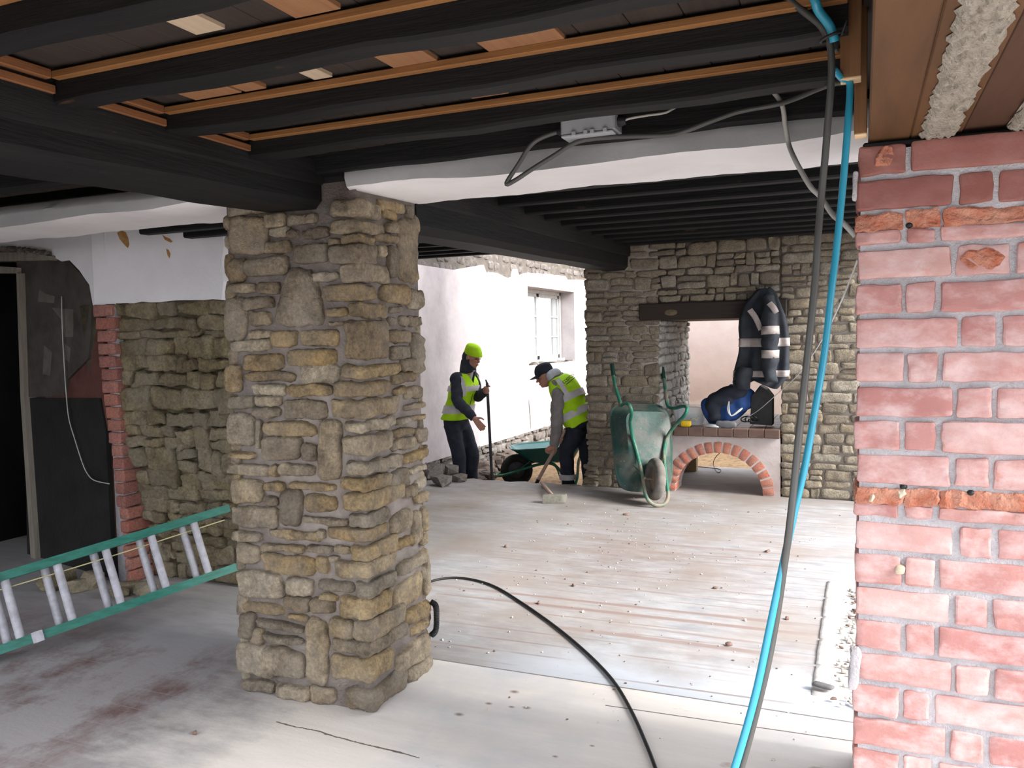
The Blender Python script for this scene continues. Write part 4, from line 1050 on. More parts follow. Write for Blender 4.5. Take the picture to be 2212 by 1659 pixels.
# the room shell at the left and behind the black doorway, coloured near black for its unlit void
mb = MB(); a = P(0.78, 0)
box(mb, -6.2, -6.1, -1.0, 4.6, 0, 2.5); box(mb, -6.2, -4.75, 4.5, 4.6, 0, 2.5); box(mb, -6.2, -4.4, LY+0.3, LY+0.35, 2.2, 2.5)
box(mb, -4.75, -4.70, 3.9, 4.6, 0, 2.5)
S(obj('wall_side', mb, M('dark_void_wall', (0.02, 0.019, 0.018), (0.03, 0.028, 0.026), 4)), 'near-black wall painted for the unlit void behind the doorway', 'wall')

# ================================================================ THINGS
def arr(*a): return np.array(a, float)
# ---- extension ladder lying on its edge at the left
A = onZ(-110, 1442, 0.035); B = onY(530, 1218, 3.60); D_ = onY(524, 1089, 3.68)
UPV = D_-B; LV = nrm(B-A); NV = nrm(np.cross(LV, UPV))      # NV: across the ladder's thickness
if NV@(CAMP-A) < 0: NV = -NV
UP1 = nrm(UPV-LV*(UPV@LV)); LEN = np.linalg.norm(B-A); WID = np.linalg.norm(UPV-LV*(UPV@LV))
def projpx(p):
    q = np.asarray(p)-CAMP; return 1106+FPX*(q@_r)/(q@_f), 829.5-FPX*(q@_u)/(q@_f)
def tpx(x):
    lo, hi = 0.0, LEN
    for _ in range(40):
        m_ = (lo+hi)/2
        if projpx(A+LV*m_)[0] < x: lo = m_
        else: hi = m_
    return lo
lad = Thing('extension_ladder', 'green railed aluminium extension ladder lying on its edge left of the pillar', 'ladder', A-UP1*0.035)
t1, t2 = tpx(47), tpx(453); dt = (t2-t1)/4
for sec, (off, ext) in enumerate(((0.0, 0.0), (-0.052, -0.06))):
    for k, base in enumerate((0.0, WID)):
        mb = MB(); c = A+UP1*base+NV*off+LV*(LEN/2+ext/2)
        hw = 0.030 if sec == 0 else 0.027
        obox(mb, c, LV, UP1, NV, (LEN+ext)/2, 0.012, hw*0.8, m=0, n=(1, 1, 1))
        for sg in (-1, 1): obox(mb, c+NV*sg*hw*0.62+UP1*(0.008 if k else -0.008)*0, LV, UP1, NV, (LEN+ext)/2, hw*0.72, 0.006, m=0, n=(1, 1, 1))
        lad.part('stile', mb, m_green, smooth=False)
    for i in range(-1, 6):
        tt = t1+dt*i-(dt*0.22 if sec else 0)
        if tt < 0.03 or tt > LEN-0.02+ext: continue
        mb = MB(); a_ = A+LV*tt+NV*off
        tube(mb, [a_+UP1*0.01, a_+UP1*(WID-0.01)], 0.0205, 12, 1)
        lad.part('rung', mb, m_alu, label='speckled aluminium rung')
for (x, base) in ((80, 0.0), (22, WID)):
    tt = tpx(x); mb = MB(); c = A+LV*tt+UP1*base-NV*0.02
    obox(mb, c, LV, UP1, NV, 0.026, 0.028, 0.062, m=12); lad.part('guide_bracket', mb, m_alu, label='grey metal guide bracket')
mb = MB(); a_ = A+UP1*(WID-0.055)-NV*0.03
tube(mb, [a_+LV*0.2, a_+LV*LEN*0.5-UP1*0.006, a_+LV*(LEN-0.03)], 0.0032, 6, 6); lad.part('cord', mb, m_cord, label='thin yellow cord')

# ---- wheelbarrows
def wheelbarrow(name, label, origin, ex, ey, ez, sc, m_tray, m_tube, m_ty, group=None):
    """local x towards the wheel, z up; wheel axle above the origin"""
    t = Thing(name, label, 'wheelbarrow', origin, group)
    T = lambda p: np.asarray(origin)+sc*(p[0]*ex+p[1]*ey+p[2]*ez)
    side = lambda s: [(-1.30, s*.29, .60), (-1.05, s*.285, .53), (-.86, s*.265, .45), (-.79, s*.29, .36), (-.76, s*.315, .14), (-.71, s*.31, .03), (-.64, s*.285, .04), (-.57, s*.245, .20), (-.46, s*.19, .31), (-.30, s*.15, .31), (-.05, s*.125, .24), (.16, s*.12, .18), (.25, s*.075, .16)]
    pts = side(1)+[(.275, 0, .155)]+side(-1)[::-1]
    mb = MB(); tube(mb, [T(p) for p in pts], 0.0165*sc*1.15, 10, 5); fr = t.part('frame', mb, m_tube, label='bent tube frame with two legs')
    for s in (1, -1):
        mb = MB(); P_ = side(s); tube(mb, [T(np.array(P_[0])+[-0.015, 0, 0.004]), T(np.array(P_[0])*0.5+np.array(P_[1])*0.5)], 0.024*sc, 10, 1)
        t.part('handle_grip', mb, M('dark_green_grip', (0.012, 0.045, 0.03)) if s > 0 else bpy.data.materials['dark_green_grip'], label='dark rubber grip')
    # tray: rounded outlines from the floor panel up to the rolled rim, open inside
    def outline(x0, x1, w0, w1, z0, z1, n=40):
        out = []
        for k in range(n):
            a = 2*math.pi*k/n; c, s = math.cos(a), math.sin(a)
            p = 5.0; u = math.copysign(abs(c)**(2/p), c); v = math.copysign(abs(s)**(2/p), s)
            x = (x0+x1)/2+u*(x1-x0)/2; f = (u+1)/2
            out.append((x, v*(w0+(w1-w0)*f), z0+(z1-z0)*f))
        return out
    rings = [outline(-.66, -.22, .20, .17, .335, .33), outline(-.74, -.16, .245, .215, .34, .345), outline(-.86, .08, .345, .30, .565, .52), outline(-.875, .095, .355, .31, .575, .53), outline(-.875, .095, .355, .31, .56, .515),
             outline(-.85, .07, .335, .29, .55, .505), outline(-.73, -.17, .235, .205, .355, .36), outline(-.65, -.23, .19, .16, .347, .343)]
    mb = MB(); V = np.array([T(p) for r_ in rings for p in r_]); n = 40; F = []
    for i in range(len(rings)-1):
        for k in range(n): F.append([i*n+k, i*n+(k+1) % n, (i+1)*n+(k+1) % n, (i+1)*n+k])
    F.append(list(range(n))[::-1]); F.append([(len(rings)-1)*n+k for k in range(n)])
    # dents
    V = V+wob(V, np.random.default_rng(5), 0.006*sc, 7)
    mb.add(V, F); t.part('tray', mb, m_tray, sharp=50)
    # wheel
    mb = MB(); R_ = 0.165; ring = [T((R_*math.cos(a), 0, 0.215+R_*math.sin(a))) for a in np.linspace(0, 2*math.pi, 28, endpoint=False)]
    tube(mb, ring, 0.052*sc, 14, 1, closed=True); wh = t.part('wheel', mb, m_ty, label='tyre with a rusty hub')
    mb = MB(); ellipsoid(mb, T((0, 0, .215)), ex, ey, ez, 0.135*sc, 0.03*sc, 0.135*sc); tube(mb, [T((0, -.12, .215)), T((0, .12, .215))], 0.011*sc, 8, 1)
    t.part('hub', mb, m_rust if m_ty is m_rub2 else m_steel, wh)
    for s in (1, -1):
        mb = MB(); tube(mb, [T((-.02, s*.12, .235)), T((-.24, s*.2, .42))], 0.006*sc, 6, 1); tube(mb, [T((.0, s*.118, .19)), T((0, s*.10, .215))], 0.016*sc, 8, 1); t.part('stay', mb, m_tube)
    return t
eu = nrm(arr(-0.115, 0.33, 1.0)); en = arr(0.66, -1.0, 0.0); en = nrm(en-eu*(en@eu))
org = onZ(1422, 1094)+eu*0.262*0.87-en*(-0.155*0.87); 
base = onZ(1422, 1096)
ezl = -en; exl = -eu; eyl = np.cross(ezl, exl)
# lowest point of the loop sits on the floor: origin = base - (loop point offset)
org = base-0.87*(0.275*exl+0.155*ezl)+arr(0, 0, 0.016)
wheelbarrow('wheelbarrow', 'muddy green wheelbarrow stood on its nose against the chimney wall', org, exl, eyl, ezl, 0.87, m_bar, m_tubeg, m_rub2)
ex2 = nrm(arr(-_r[0], -_r[1]-0.10, 0)); ey2 = np.cross(ZH, ex2)
o2 = onY(1116, 1010, 8.95); o2[2] = -0.29
wheelbarrow('wheelbarrow', 'clean teal wheelbarrow on its wheel outside, beside the bending worker', o2, ex2, ey2, ZH, 0.9, m_barclean, m_tubeg, m_tyre)

# ---- sledgehammer on the floor
h0, h1 = onZ(1171, 1088), onZ(1221, 1087); hc = (h0+h1)/2; hx = nrm(h1-h0)
t = Thing('sledgehammer', 'sledgehammer lying on the floor with its head towards the viewer', 'hammer', (hc[0], hc[1], 0))
mb = MB(); obox(mb, hc+arr(0, 0.03, 0.039), hx, YH, ZH, np.linalg.norm(h1-h0)/2, 0.036, 0.038, m=14, n=(6, 4, 4)); t.part('head', mb, m_hamhead, sharp=60, label='worn square steel head')
mb = MB(); e_ = onZ(1170, 1042, 0.03); tube(mb, [hc+arr(0, 0.03, 0.04), (hc+e_)/2+arr(0, 0, 0.025), e_], 0.018, 10, 4); t.part('handle', mb, m_ash, label='worn wooden handle')

# ---- people
FH = nrm(arr(_f[0], _f[1], 0)); RH = nrm(arr(_r[0], _r[1], 0))
def head(mb, c, fwd, up, neck):
    sd = nrm(np.cross(up, fwd)); fwd = nrm(np.cross(sd, up))
    E = lambda f, s, u, rs, rf_, ru: ellipsoid(mb, c+fwd*f+sd*s+up*u, sd, fwd, up, rs, rf_, ru, n=(8, 8, 8))
    E(-.012, 0, .022, .075, .094, .094); E(.026, 0, -.05, .056, .064, .072); E(.062, 0, -.098, .024, .024, .018)
    E(.094, 0, -.012, .009, .016, .028); E(.104, 0, -.032, .015, .017, .012); E(.078, 0, .02, .05, .018, .013)
    for s in (-1, 1): E(-.008, s*.076, -.012, .010, .019, .031); E(.062, s*.038, -.035, .02, .022, .018)
    E(.083, 0, -.066, .024, .014, .006); E(.08, 0, -.077, .02, .014, .006)
    tube(mb, [neck, c-up*0.05-fwd*0.02], [0.062, 0.056], 12, 3)
    return sd, fwd
def face_bits(t, c, fwd, sd, up, body):
    for s in (-1, 1):
        mb = MB(); ellipsoid(mb, c+fwd*.087+sd*s*.031-up*.003, sd, fwd, up, .0125, .008, .0065); t.part('eye', mb, m_eye, label='dark eye')
    mb = MB(); ellipsoid(mb, c+fwd*.094-up*.071, sd, fwd, up, .023, .006, .006); t.part('mouth', mb, m_lip)
def grip_hand(mb, c, ax, wrist, r=0.018, thumb=1):
    """five fingers closed round a shaft (centre c, direction ax), coming from the wrist"""
    ax = nrm(ax); w_ = np.asarray(wrist)-c; w_ = w_-ax*(w_@ax); w_ = nrm(w_); v = np.cross(ax, w_)
    pc = c+w_*(r+0.030)
    ellipsoid(mb, pc+v*0.006, ax, v, w_, 0.044, 0.020, 0.046, n=(6, 6, 6))
    tube(mb, [np.asarray(wrist), pc+w_*0.02], [0.031, 0.028], 10, 2)
    for k in range(4):
        o_ = c+ax*(k-1.5)*0.0205; L = (3.5, 3.9, 3.7, 3.1)[k]; pts = []
        for a in np.linspace(0.35, L, 7): pts.append(o_+(w_*math.cos(a)+v*math.sin(a))*(r+0.0095+0.004*math.cos(a)))
        tube(mb, [pc+ax*(k-1.5)*0.018+v*0.012]+pts, [0.0105]*4+[0.0095]*2+[0.008]*2, 8, 2)
    pts = [pc+ax*0.032*thumb-v*0.004]
    for a in np.linspace(-0.5, -2.3, 5): pts.append(c+ax*(0.046+0.004*a)*thumb+(w_*math.cos(a)+v*math.sin(a))*(r+0.011))
    tube(mb, pts, [0.013, 0.0115, 0.0105, 0.0105, 0.0095, 0.0085], 8, 2)
def open_hand(mb, wrist, d, side, nrm_v):
    """relaxed hand pointing along d; fingers spread a little along side and curling towards nrm_v"""
    d, side, nv = nrm(d), nrm(side), nrm(nrm_v); w_ = np.asarray(wrist)
    ellipsoid(mb, w_+d*0.052, side, d, nv, 0.040, 0.052, 0.016, n=(6, 6, 6)); tube(mb, [w_-d*0.02, w_+d*0.03], [0.030, 0.030], 10, 2)
    for k, (L, cur) in enumerate(((0.070, .35), (0.080, .55), (0.074, .7), (0.058, .85))):
        b_ = w_+d*0.093+side*(0.030-k*0.020); dd = nrm(d+side*(0.10-k*0.07))
        p1 = b_+dd*L*0.45+nv*L*0.08; p2 = p1+nrm(dd+nv*cur)*L*0.32; p3 = p2+nrm(dd+nv*cur*2.2)*L*0.26
        tube(mb, [b_-d*0.02, b_, p1, p2, p3], [0.0105, 0.0105, 0.0098, 0.009, 0.008], 8, 3)
    b_ = w_+d*0.035+side*0.034; p1 = b_+nrm(d*0.7+side*0.7)*0.035+nv*0.008; p2 = p1+nrm(d*0.95+side*0.25+nv*0.3)*0.035
    tube(mb, [w_+d*0.02+side*0.018, b_, p1, p2], [0.014, 0.0135, 0.0115, 0.009], 8, 3)
def boot(mb, ank, fwd, z0):
    p = arr(ank[0], ank[1], z0); s_ = np.cross(ZH, fwd)
    loft(mb, [(p-fwd*0.085+ZH*0.045, s_, ZH, 0.035, 0.045), (p-fwd*0.03+ZH*0.05, s_, ZH, 0.045, 0.05), (p+fwd*0.08+ZH*0.045, s_, ZH, 0.05, 0.044), (p+fwd*0.16+ZH*0.036, s_, ZH, 0.046, 0.035), (p+fwd*0.205+ZH*0.03, s_, ZH, 0.028, 0.028)], 14, 0, 3, 2.6)
    tube(mb, [p+ZH*0.06, p+ZH*0.2], [0.05, 0.052], 12, 1)
def cloth_wr(seed, amp=0.006, f=22):
    r_ = np.random.default_rng(seed); W_ = r_.normal(size=(5, 3))*f; W_[:, 2] *= 1.6; ph_ = r_.uniform(0, 6.28, 5)
    return lambda V: amp*np.mean(np.sin(V@W_.T+ph_), axis=1)*1.6
GZ = -0.29
# worker with the bar
PY = 8.25
W1 = lambda x, y, d=0.0: onY(x, y, PY+d)
fw = nrm(RH*0.80-FH*0.55); rt = nrm(np.cross(fw, ZH))     # his right: towards the viewer
pel = W1(986, 906); chest = W1(1002, 838); neckb = W1(1014, 806)
hc_ = W1(1021, 770); hf = nrm(fw*0.9+RH*0.1-FH*0.2-ZH*0.28); hup = nrm(ZH+hf*0.3)
sh_r, sh_l = chest+rt*0.15+ZH*0.105+fw*0.015, chest-rt*0.165+ZH*0.11
el_r = W1(989, 868, -0.22); wr_r = W1(1024, 903, -0.26); 
bar_top, bar_bot = onY(1052, 822, 8.10), onY(1063, 1040, 8.14)
bax = nrm(bar_bot-bar_top); gp = bar_top+bax*0.105
el_l = sh_l+(gp-sh_l)*0.35-ZH*0.17; wr_l = gp-nrm(gp-el_l)*0.075
kn = [W1(1000, 975)+rt*0.085, W1(1006, 978)-rt*0.075+fw*0.03]; an = [W1(1007, 1034)+rt*0.085, W1(1011, 1034)-rt*0.075]
for a_ in an: a_[2] = GZ+0.09
t = Thing('person', 'person in a lime hat and yellow vest holding an upright bar', 'person', (an[0][0], an[0][1], GZ))
mb = MB(); sd, hf2 = head(mb, hc_, hf, hup, neckb+ZH*0.0)
loft(mb, [(pel-ZH*0.1, rt, fw, .13, .09), (pel, rt, fw, .15, .10), (pel*.5+chest*.5, rt, fw, .14, .095), (chest, rt, fw, .16, .10), (chest+ZH*0.11, rt, fw, .15, .085), (neckb, rt, fw, .07, .06)], 20, 0, 3)
for (a_, b_, c_) in ((sh_r, el_r, wr_r), (sh_l, el_l, wr_l)): tube(mb, [a_, (a_+b_)/2, b_, (b_+c_)/2, c_], [.05, .045, .038, .036, .029], 12, 3)
for k in (0, 1):
    hp = pel+rt*(0.085 if k == 0 else -0.085)-ZH*0.05
    tube(mb, [hp, (hp+kn[k])/2, kn[k], (kn[k]+an[k])/2, an[k]], [.075, .07, .052, .048, .038], 12, 3)
open_hand(mb, wr_r, nrm(W1(1046, 930, -0.2)-wr_r), nrm(RH*0.6+ZH*0.8), nrm(RH*0.55-ZH*0.5+FH*0.5))
grip_hand(mb, gp, -bax, wr_l, 0.017)
body = t.part('body', fuse(mb, 0.0062, 3), m_skin, sharp=None)
face_bits(t, hc_, hf2, sd, hup, body)
# trousers
mb = MB()
loft(mb, [(pel-ZH*0.12, rt, fw, .155, .115), (pel-ZH*0.02, rt, fw, .165, .125), (pel+ZH*0.06, rt, fw, .155, .115)], 20, 0, 3)
for k in (0, 1):
    hp = pel+rt*(0.085 if k == 0 else -0.085)-ZH*0.05
    tube(mb, [hp, (hp+kn[k])/2, kn[k], (kn[k]+an[k])/2, an[k]+ZH*0.0], [.098, .093, .078, .073, .068], 14, 3)
t.part('trousers', fuse(mb, 0.012, 3, wr=cloth_wr(1, 0.008)), m_navy, sharp=None)
for k in (0, 1):
    mb = MB(); boot(mb, an[k], nrm(fw+rt*(0.15 if k == 0 else -0.1)), GZ); t.part('boot', fuse(mb, 0.009, 2), m_boot, sharp=None)
# jumper with hood up under the hat
mb = MB()
loft(mb, [(pel+ZH*0.02, rt, fw, .155, .115), (pel*.5+chest*.5, rt, fw, .155, .112), (chest, rt, fw, .175, .115), (chest+ZH*0.10, rt, fw, .165, .10), (chest+ZH*0.155, rt, fw, .12, .08), (neckb+ZH*0.02, rt, fw, .078, .072)], 22, 0, 3)
for (a_, b_, c_) in ((sh_r, el_r, wr_r), (sh_l, el_l, wr_l)): tube(mb, [a_-nrm(b_-a_)*0.02, (a_+b_)/2, b_, (b_+c_)/2, c_], [.070, .068, .062, .056, .046], 14, 3); ellipsoid(mb, a_+ZH*0.004, rt, fw, ZH, .074, .074, .074, n=(6, 6, 6))
t.part('jumper', fuse(mb, 0.010, 3, wr=cloth_wr(2, 0.008)), m_navyj, sharp=None)
mb = MB(); ellipsoid(mb, hc_-hf2*0.045-hup*0.025, sd, hf2, hup, .092, .085, .10, n=(8, 8, 8)); tube(mb, [neckb-hf2*0.02, hc_-hf2*0.05-hup*0.06], [.10, .085], 14, 3)
t.part('hood', fuse(mb, 0.010, 3, wr=cloth_wr(3)), m_navyj, sharp=None)
mb = MB(); hb = nrm(hup-hf2*0.12)
loft(mb, [(hc_+hb*0.022+hf2*0.008, sd, hf2, .090, .112), (hc_+hb*0.045+hf2*0.004, sd, hf2, .092, .112), (hc_+hb*0.09, sd, hf2, .084, .098), (hc_+hb*0.125-hf2*0.004, sd, hf2, .066, .076), (hc_+hb*0.142-hf2*0.006, sd, hf2, .03, .036), (hc_+hb*0.145-hf2*0.006, sd, hf2, .004, .004)], 24, 0, 3)
t.part('hat', mb, m_hivh, label='fluorescent lime knitted hat')
# vest
def vest_rings(e, z0, z1): return [(pel+ZH*0.005+fw*0.0, rt, fw, .200+e, .155+e), (pel*.5+chest*.5, rt, fw, .182+e, .145+e), (chest, rt, fw, .186+e, .148+e), (chest+ZH*0.09, rt, fw, .165+e, .13+e), (chest+ZH*0.15, rt, fw, .135+e, .105+e), (chest+ZH*0.175, rt, fw, .09+e, .078+e)]
def sub_loft(mb, rings, a, b, n=26, k=8, power=2.3, thick=0.0, wr=None):
    """strip of a lofted shape between two fractions"""
    Cc = smoothpath([r_[0] for r_ in rings], k); R_ = smoothpath([np.r_[r_[3], r_[4], 0] for r_ in rings], k)
    m_ = len(Cc); i0, i1 = a*(m_-1), b*(m_-1); out = []
    for f in np.linspace(i0, i1, max(3, int(abs(i1-i0))+2)):
        i = min(int(f), m_-2); u = f-i
        out.append((Cc[i]*(1-u)+Cc[i+1]*u, rings[0][1], rings[0][2], *(R_[i, :2]*(1-u)+R_[i+1, :2]*u)))
    loft(mb, out, n, 0, 1, power)
mb = MB(); sub_loft(mb, vest_rings(0, 0, 0), 0, 1)
vest = t.part('vest', fuse(mb, 0.010, 2, wr=cloth_wr(4, 0.010, 16)), m_hiv, sharp=None, label='fluorescent yellow vest')
for (a, b) in ((0.10, 0.19), (0.36, 0.45)):
    mb = MB(); sub_loft(mb, vest_rings(0.011, 0, 0), a, b); t.part('reflective_band', mb, m_refl, vest)
def vstrap(t, P0, pts_dir, parent, w_=0.024):
    mb = MB(); P_ = smoothpath(P0, 6); V = []; F = []
    for i in range(len(P_)):
        T_ = nrm(P_[min(i+1, len(P_)-1)]-P_[max(i-1, 0)]); s_ = nrm(np.cross(T_, pts_dir(P_[i])))
        n_ = nrm(np.cross(s_, T_)); 
        if n_@pts_dir(P_[i]) < 0: n_ = -n_
        V += [P_[i]+s_*w_, P_[i]+s_*w_+n_*0.006, P_[i]-s_*w_+n_*0.006, P_[i]-s_*w_]
    for i in range(len(P_)-1):
        for k in range(4): F.append([i*4+k, (i+1)*4+k, (i+1)*4+(k+1) % 4, i*4+(k+1) % 4])
    F.append([0, 1, 2, 3]); F.append([len(V)-4+k for k in range(4)][::-1]); mb.add(V, F); t.part('reflective_band', mb, m_refl, parent)
ax_c = lambda p: nrm((p-chest)-ZH*((p-chest)@ZH))
for s in (1, -1):
    pp = []
    for (dz, al) in ((-0.08, 0.75), (-0.02, 0.75), (0.04, 0.78), (0.09, 0.85), (0.13, 1.05)):
        rr_ = 0.222 if dz < 0.03 else 0.222-(dz-0.03)*0.42
        pp.append(chest+ZH*dz+(fw*math.cos(al)*0.74+rt*s*math.sin(al))*rr_)
    vstrap(t, pp, ax_c, vest, 0.022)
mb = MB(); tube(mb, [neckb+fw*0.07+ZH*0.02, chest+fw*0.127+ZH*0.07, chest+fw*0.139, pel*.5+chest*.5+fw*0.139, pel+fw*0.147+ZH*0.02], [.016, .013, .006, .006, .006], 6, 5); t.part('zip', mb, m_navy, vest, label='dark zip opening')
mb = MB(); loft(mb, [(neckb+ZH*0.03+fw*0.05, rt, fw, .03, .03), (chest+ZH*0.10+fw*0.09, rt, fw, .035, .035)], 12, 0, 1); t.part('scarf', mb, m_hoodl, label='pale collar at the throat')
# the bar
tb = Thing('digging_bar', 'dark steel bar standing upright in the hand of the worker in the lime hat', 'bar', bar_bot)
mb = MB(); end = bar_bot+bax*((bar_bot[2]-GZ)/-bax[2]) if bax[2] < 0 else bar_bot
tube(mb, [bar_top+bax*0.03, gp, (gp+end)/2, end], [0.014, 0.016, 0.0165, 0.014], 10, 3); tb.part('shaft', mb, m_steel)
mb = MB(); tube(mb, [bar_top-RH*0.014-bax*0.01, bar_top+bax*0.035], [0.007, 0.013], 8, 2); tb.part('bent_tip', mb, m_steel)

# bending worker with the shovel
PY = 8.12
fw = nrm(-RH*0.92+FH*0.30); rt = nrm(np.cross(fw, ZH)); lf = -rt     # he faces left; his left side is towards the viewer
pel = W1(1251, 908); neckb = W1(1202, 813); sp = nrm(neckb-pel)
acr = nrm(rt-sp*(rt@sp)); frt = nrm(np.cross(sp, acr)); 
if frt@fw < 0 and frt[2] > 0: frt = -frt
if frt[2] > 0: frt = -frt
TL = np.linalg.norm(neckb-pel); tp = lambda f: pel+sp*TL*f
hc_ = W1(1178, 811); hf = nrm(-RH*0.86-ZH*0.36-FH*0.12); hup = nrm(ZH*0.9-RH*0.32)
sh_l, sh_r = W1(1206, 858, -0.17), tp(0.82)+acr*0.17
el_l = W1(1203, 912, -0.20); wr_l = W1(1202, 962, -0.16)
s_top, s_bot = onY(1216, 938, 7.99), onY(1157, 1047, 8.03)
sax = nrm(s_bot-s_top)
g1 = onY(1195, 977, 8.0); g1 = s_top+sax*((g1-s_top)@sax); g2 = s_top+sax*0.07
el_r = sh_r+(g2-sh_r)*0.5+ZH*0.02+fw*0.07; wr_r = g2-nrm(g2-el_r)*0.07; wr_l = g1-nrm(g1-el_l)*0.075
kn = [W1(1225, 977, -0.06), W1(1268, 975, 0.12)]; an = [W1(1227, 1046, -0.06), W1(1279, 1046, 0.12)]
for a_ in an: a_[2] = GZ+0.09
t = Thing('person', 'person in a navy cap and grey hoodie bending over a shovel', 'person', (an[0][0], an[0][1], GZ))
mb = MB(); sd, hf2 = head(mb, hc_, hf, hup, neckb)
loft(mb, [(tp(-.1), acr, frt, .13, .10), (tp(.08), acr, frt, .15, .11), (tp(.4), acr, frt, .14, .10), (tp(.72), acr, frt, .16, .105), (tp(.9), acr, frt, .13, .085), (tp(1.0), acr, frt, .065, .06)], 20, 0, 3)
for (a_, b_, c_) in ((sh_l, el_l, wr_l), (sh_r, el_r, wr_r)): tube(mb, [tp(.8)*.3+a_*.7, a_, (a_+b_)/2, b_, (b_+c_)/2, c_], [.05, .05, .045, .038, .036, .029], 12, 3)
hps = [pel+lf*0.085-ZH*0.05, pel-lf*0.085-ZH*0.05]
for k in (0, 1): tube(mb, [hps[k], (hps[k]+kn[k])/2, kn[k], (kn[k]+an[k])/2, an[k]], [.075, .07, .052, .048, .038], 12, 3)
grip_hand(mb, g1, sax, wr_l, 0.018, -1); grip_hand(mb, g2, sax, wr_r, 0.018, -1)
body = t.part('body', fuse(mb, 0.0062, 3), m_skin, sharp=None); face_bits(t, hc_, hf2, sd, hup, body)
mb = MB()
loft(mb, [(tp(-.16), acr, frt, .15, .125), (tp(-.02), acr, frt, .165, .135), (tp(.14), acr, frt, .155, .12)], 20, 0, 3)
for k in (0, 1): tube(mb, [hps[k], (hps[k]+kn[k])/2, kn[k], (kn[k]+an[k])/2, an[k]], [.108, .10, .082, .074, .070], 14, 3)
trs = t.part('trousers', fuse(mb, 0.012, 3, wr=cloth_wr(5, 0.009)), m_navy, sharp=None)
mb = MB(); q_ = kn[0]+(an[0]-kn[0])*0.48; tube(mb, [q_, q_+nrm(an[0]-kn[0])*0.055], 0.088, 16, 1); t.part('reflective_band', mb, m_refl, trs)
for k in (0, 1):
    mb = MB(); boot(mb, an[k], fw, GZ); t.part('boot', fuse(mb, 0.009, 2), m_boot, sharp=None)
mb = MB()
loft(mb, [(tp(.0), acr, frt, .155, .125), (tp(.4), acr, frt, .158, .12), (tp(.72), acr, frt, .175, .125), (tp(.9), acr, frt, .14, .10), (tp(1.02), acr, frt, .08, .075)], 22, 0, 3)
for (a_, b_, c_) in ((sh_l, el_l, wr_l), (sh_r, el_r, wr_r)): tube(mb, [tp(.8)*.35+a_*.65, a_, (a_+b_)/2, b_, (b_+c_)/2, c_], [.078, .078, .070, .063, .056, .045], 14, 3)
t.part('hoodie', fuse(mb, 0.010, 3, wr=cloth_wr(6, 0.008)), m_greyh, sharp=None)
mb = MB(); hd = neckb+acr*-0.0; up_n = -frt
ellipsoid(mb, W1(1195, 812, 0.0), sp, acr, frt, .075, .105, .07, n=(8, 8, 8)); ellipsoid(mb, W1(1199, 806, 0.0), nrm(RH), FH, ZH, .065, .11, .05, n=(8, 8, 8)); ellipsoid(mb, W1(1184, 820, 0.02), RH, FH, ZH, .05, .06, .06, n=(8, 8, 8))
t.part('hood', fuse(mb, 0.009, 2, wr=cloth_wr(7, 0.012, 30)), m_hoodl, sharp=None, label='pale grey hood gathered behind the neck')
# cap with peak
mb = MB(); hb = hup
loft(mb, [(hc_+hb*0.025, sd, hf2, .084, .104), (hc_+hb*0.06, sd, hf2, .085, .103), (hc_+hb*0.10-hf2*0.004, sd, hf2, .076, .090), (hc_+hb*0.128-hf2*0.006, sd, hf2, .052, .062), (hc_+hb*0.138-hf2*0.008, sd, hf2, .004, .004)], 24, 0, 3)
cap = t.part('cap', mb, m_navy, label='navy baseball cap')
mb = MB(); V = []; F = []; n = 14
for i in range(n):
    a = -1.15+2.3*i/(n-1)
    i_ = hc_+hb*0.03+hf2*0.098*math.cos(a)+sd*0.082*math.sin(a); o_ = hc_+hb*(0.018-0.012*abs(math.sin(a)))+hf2*(0.098*math.cos(a)+0.075*math.cos(a*0.9)**0.5)+sd*0.078*math.sin(a)
    V += [i_+hb*0.003, o_+hb*0.003, o_-hb*0.003, i_-hb*0.003]
for i in range(n-1):
    for k in range(4): F.append([i*4+k, (i+1)*4+k, (i+1)*4+(k+1) % 4, i*4+(k+1) % 4])
F.append([0, 1, 2, 3]); F.append([(n-1)*4+k for k in range(4)][::-1]); mb.add(V, F); t.part('peak', mb, m_navy, cap)
# vest on the back
def vr2(e): return [(tp(-.10), acr, frt, .195+e, .165+e), (tp(.12), acr, frt, .192+e, .162+e), (tp(.42)-frt*.012, acr, frt, .19+e, .165+e), (tp(.68)-frt*.015, acr, frt, .188+e, .162+e), (tp(.86)-frt*.012, acr, frt, .155+e, .132+e), (tp(.96), acr, frt, .115+e, .098+e)]
mb = MB(); sub_loft(mb, vr2(0), 0, 1)
vest = t.part('vest', fuse(mb, 0.010, 2, wr=cloth_wr(8, 0.010, 16)), m_hiv, sharp=None, label='fluorescent yellow vest with black lettering')
for (a, b) in ((0.17, 0.27), (0.40, 0.50)):
    mb = MB(); sub_loft(mb, vr2(0.011), a, b); t.part('reflective_band', mb, m_refl, vest)
for s in (1, -1):
    pp = [tp(f)+(-frt*math.cos(al)*0.84+acr*s*math.sin(al))*r_ for (f, al, r_) in ((.46, 1.18, .212), (.58, 1.2, .214), (.70, 1.22, .210), (.82, 1.25, .190), (.90, 1.3, .160))]
    vstrap(t, pp, lambda p: nrm((p-tp(.5))-sp*((p-tp(.5))@sp)), vest, 0.024)
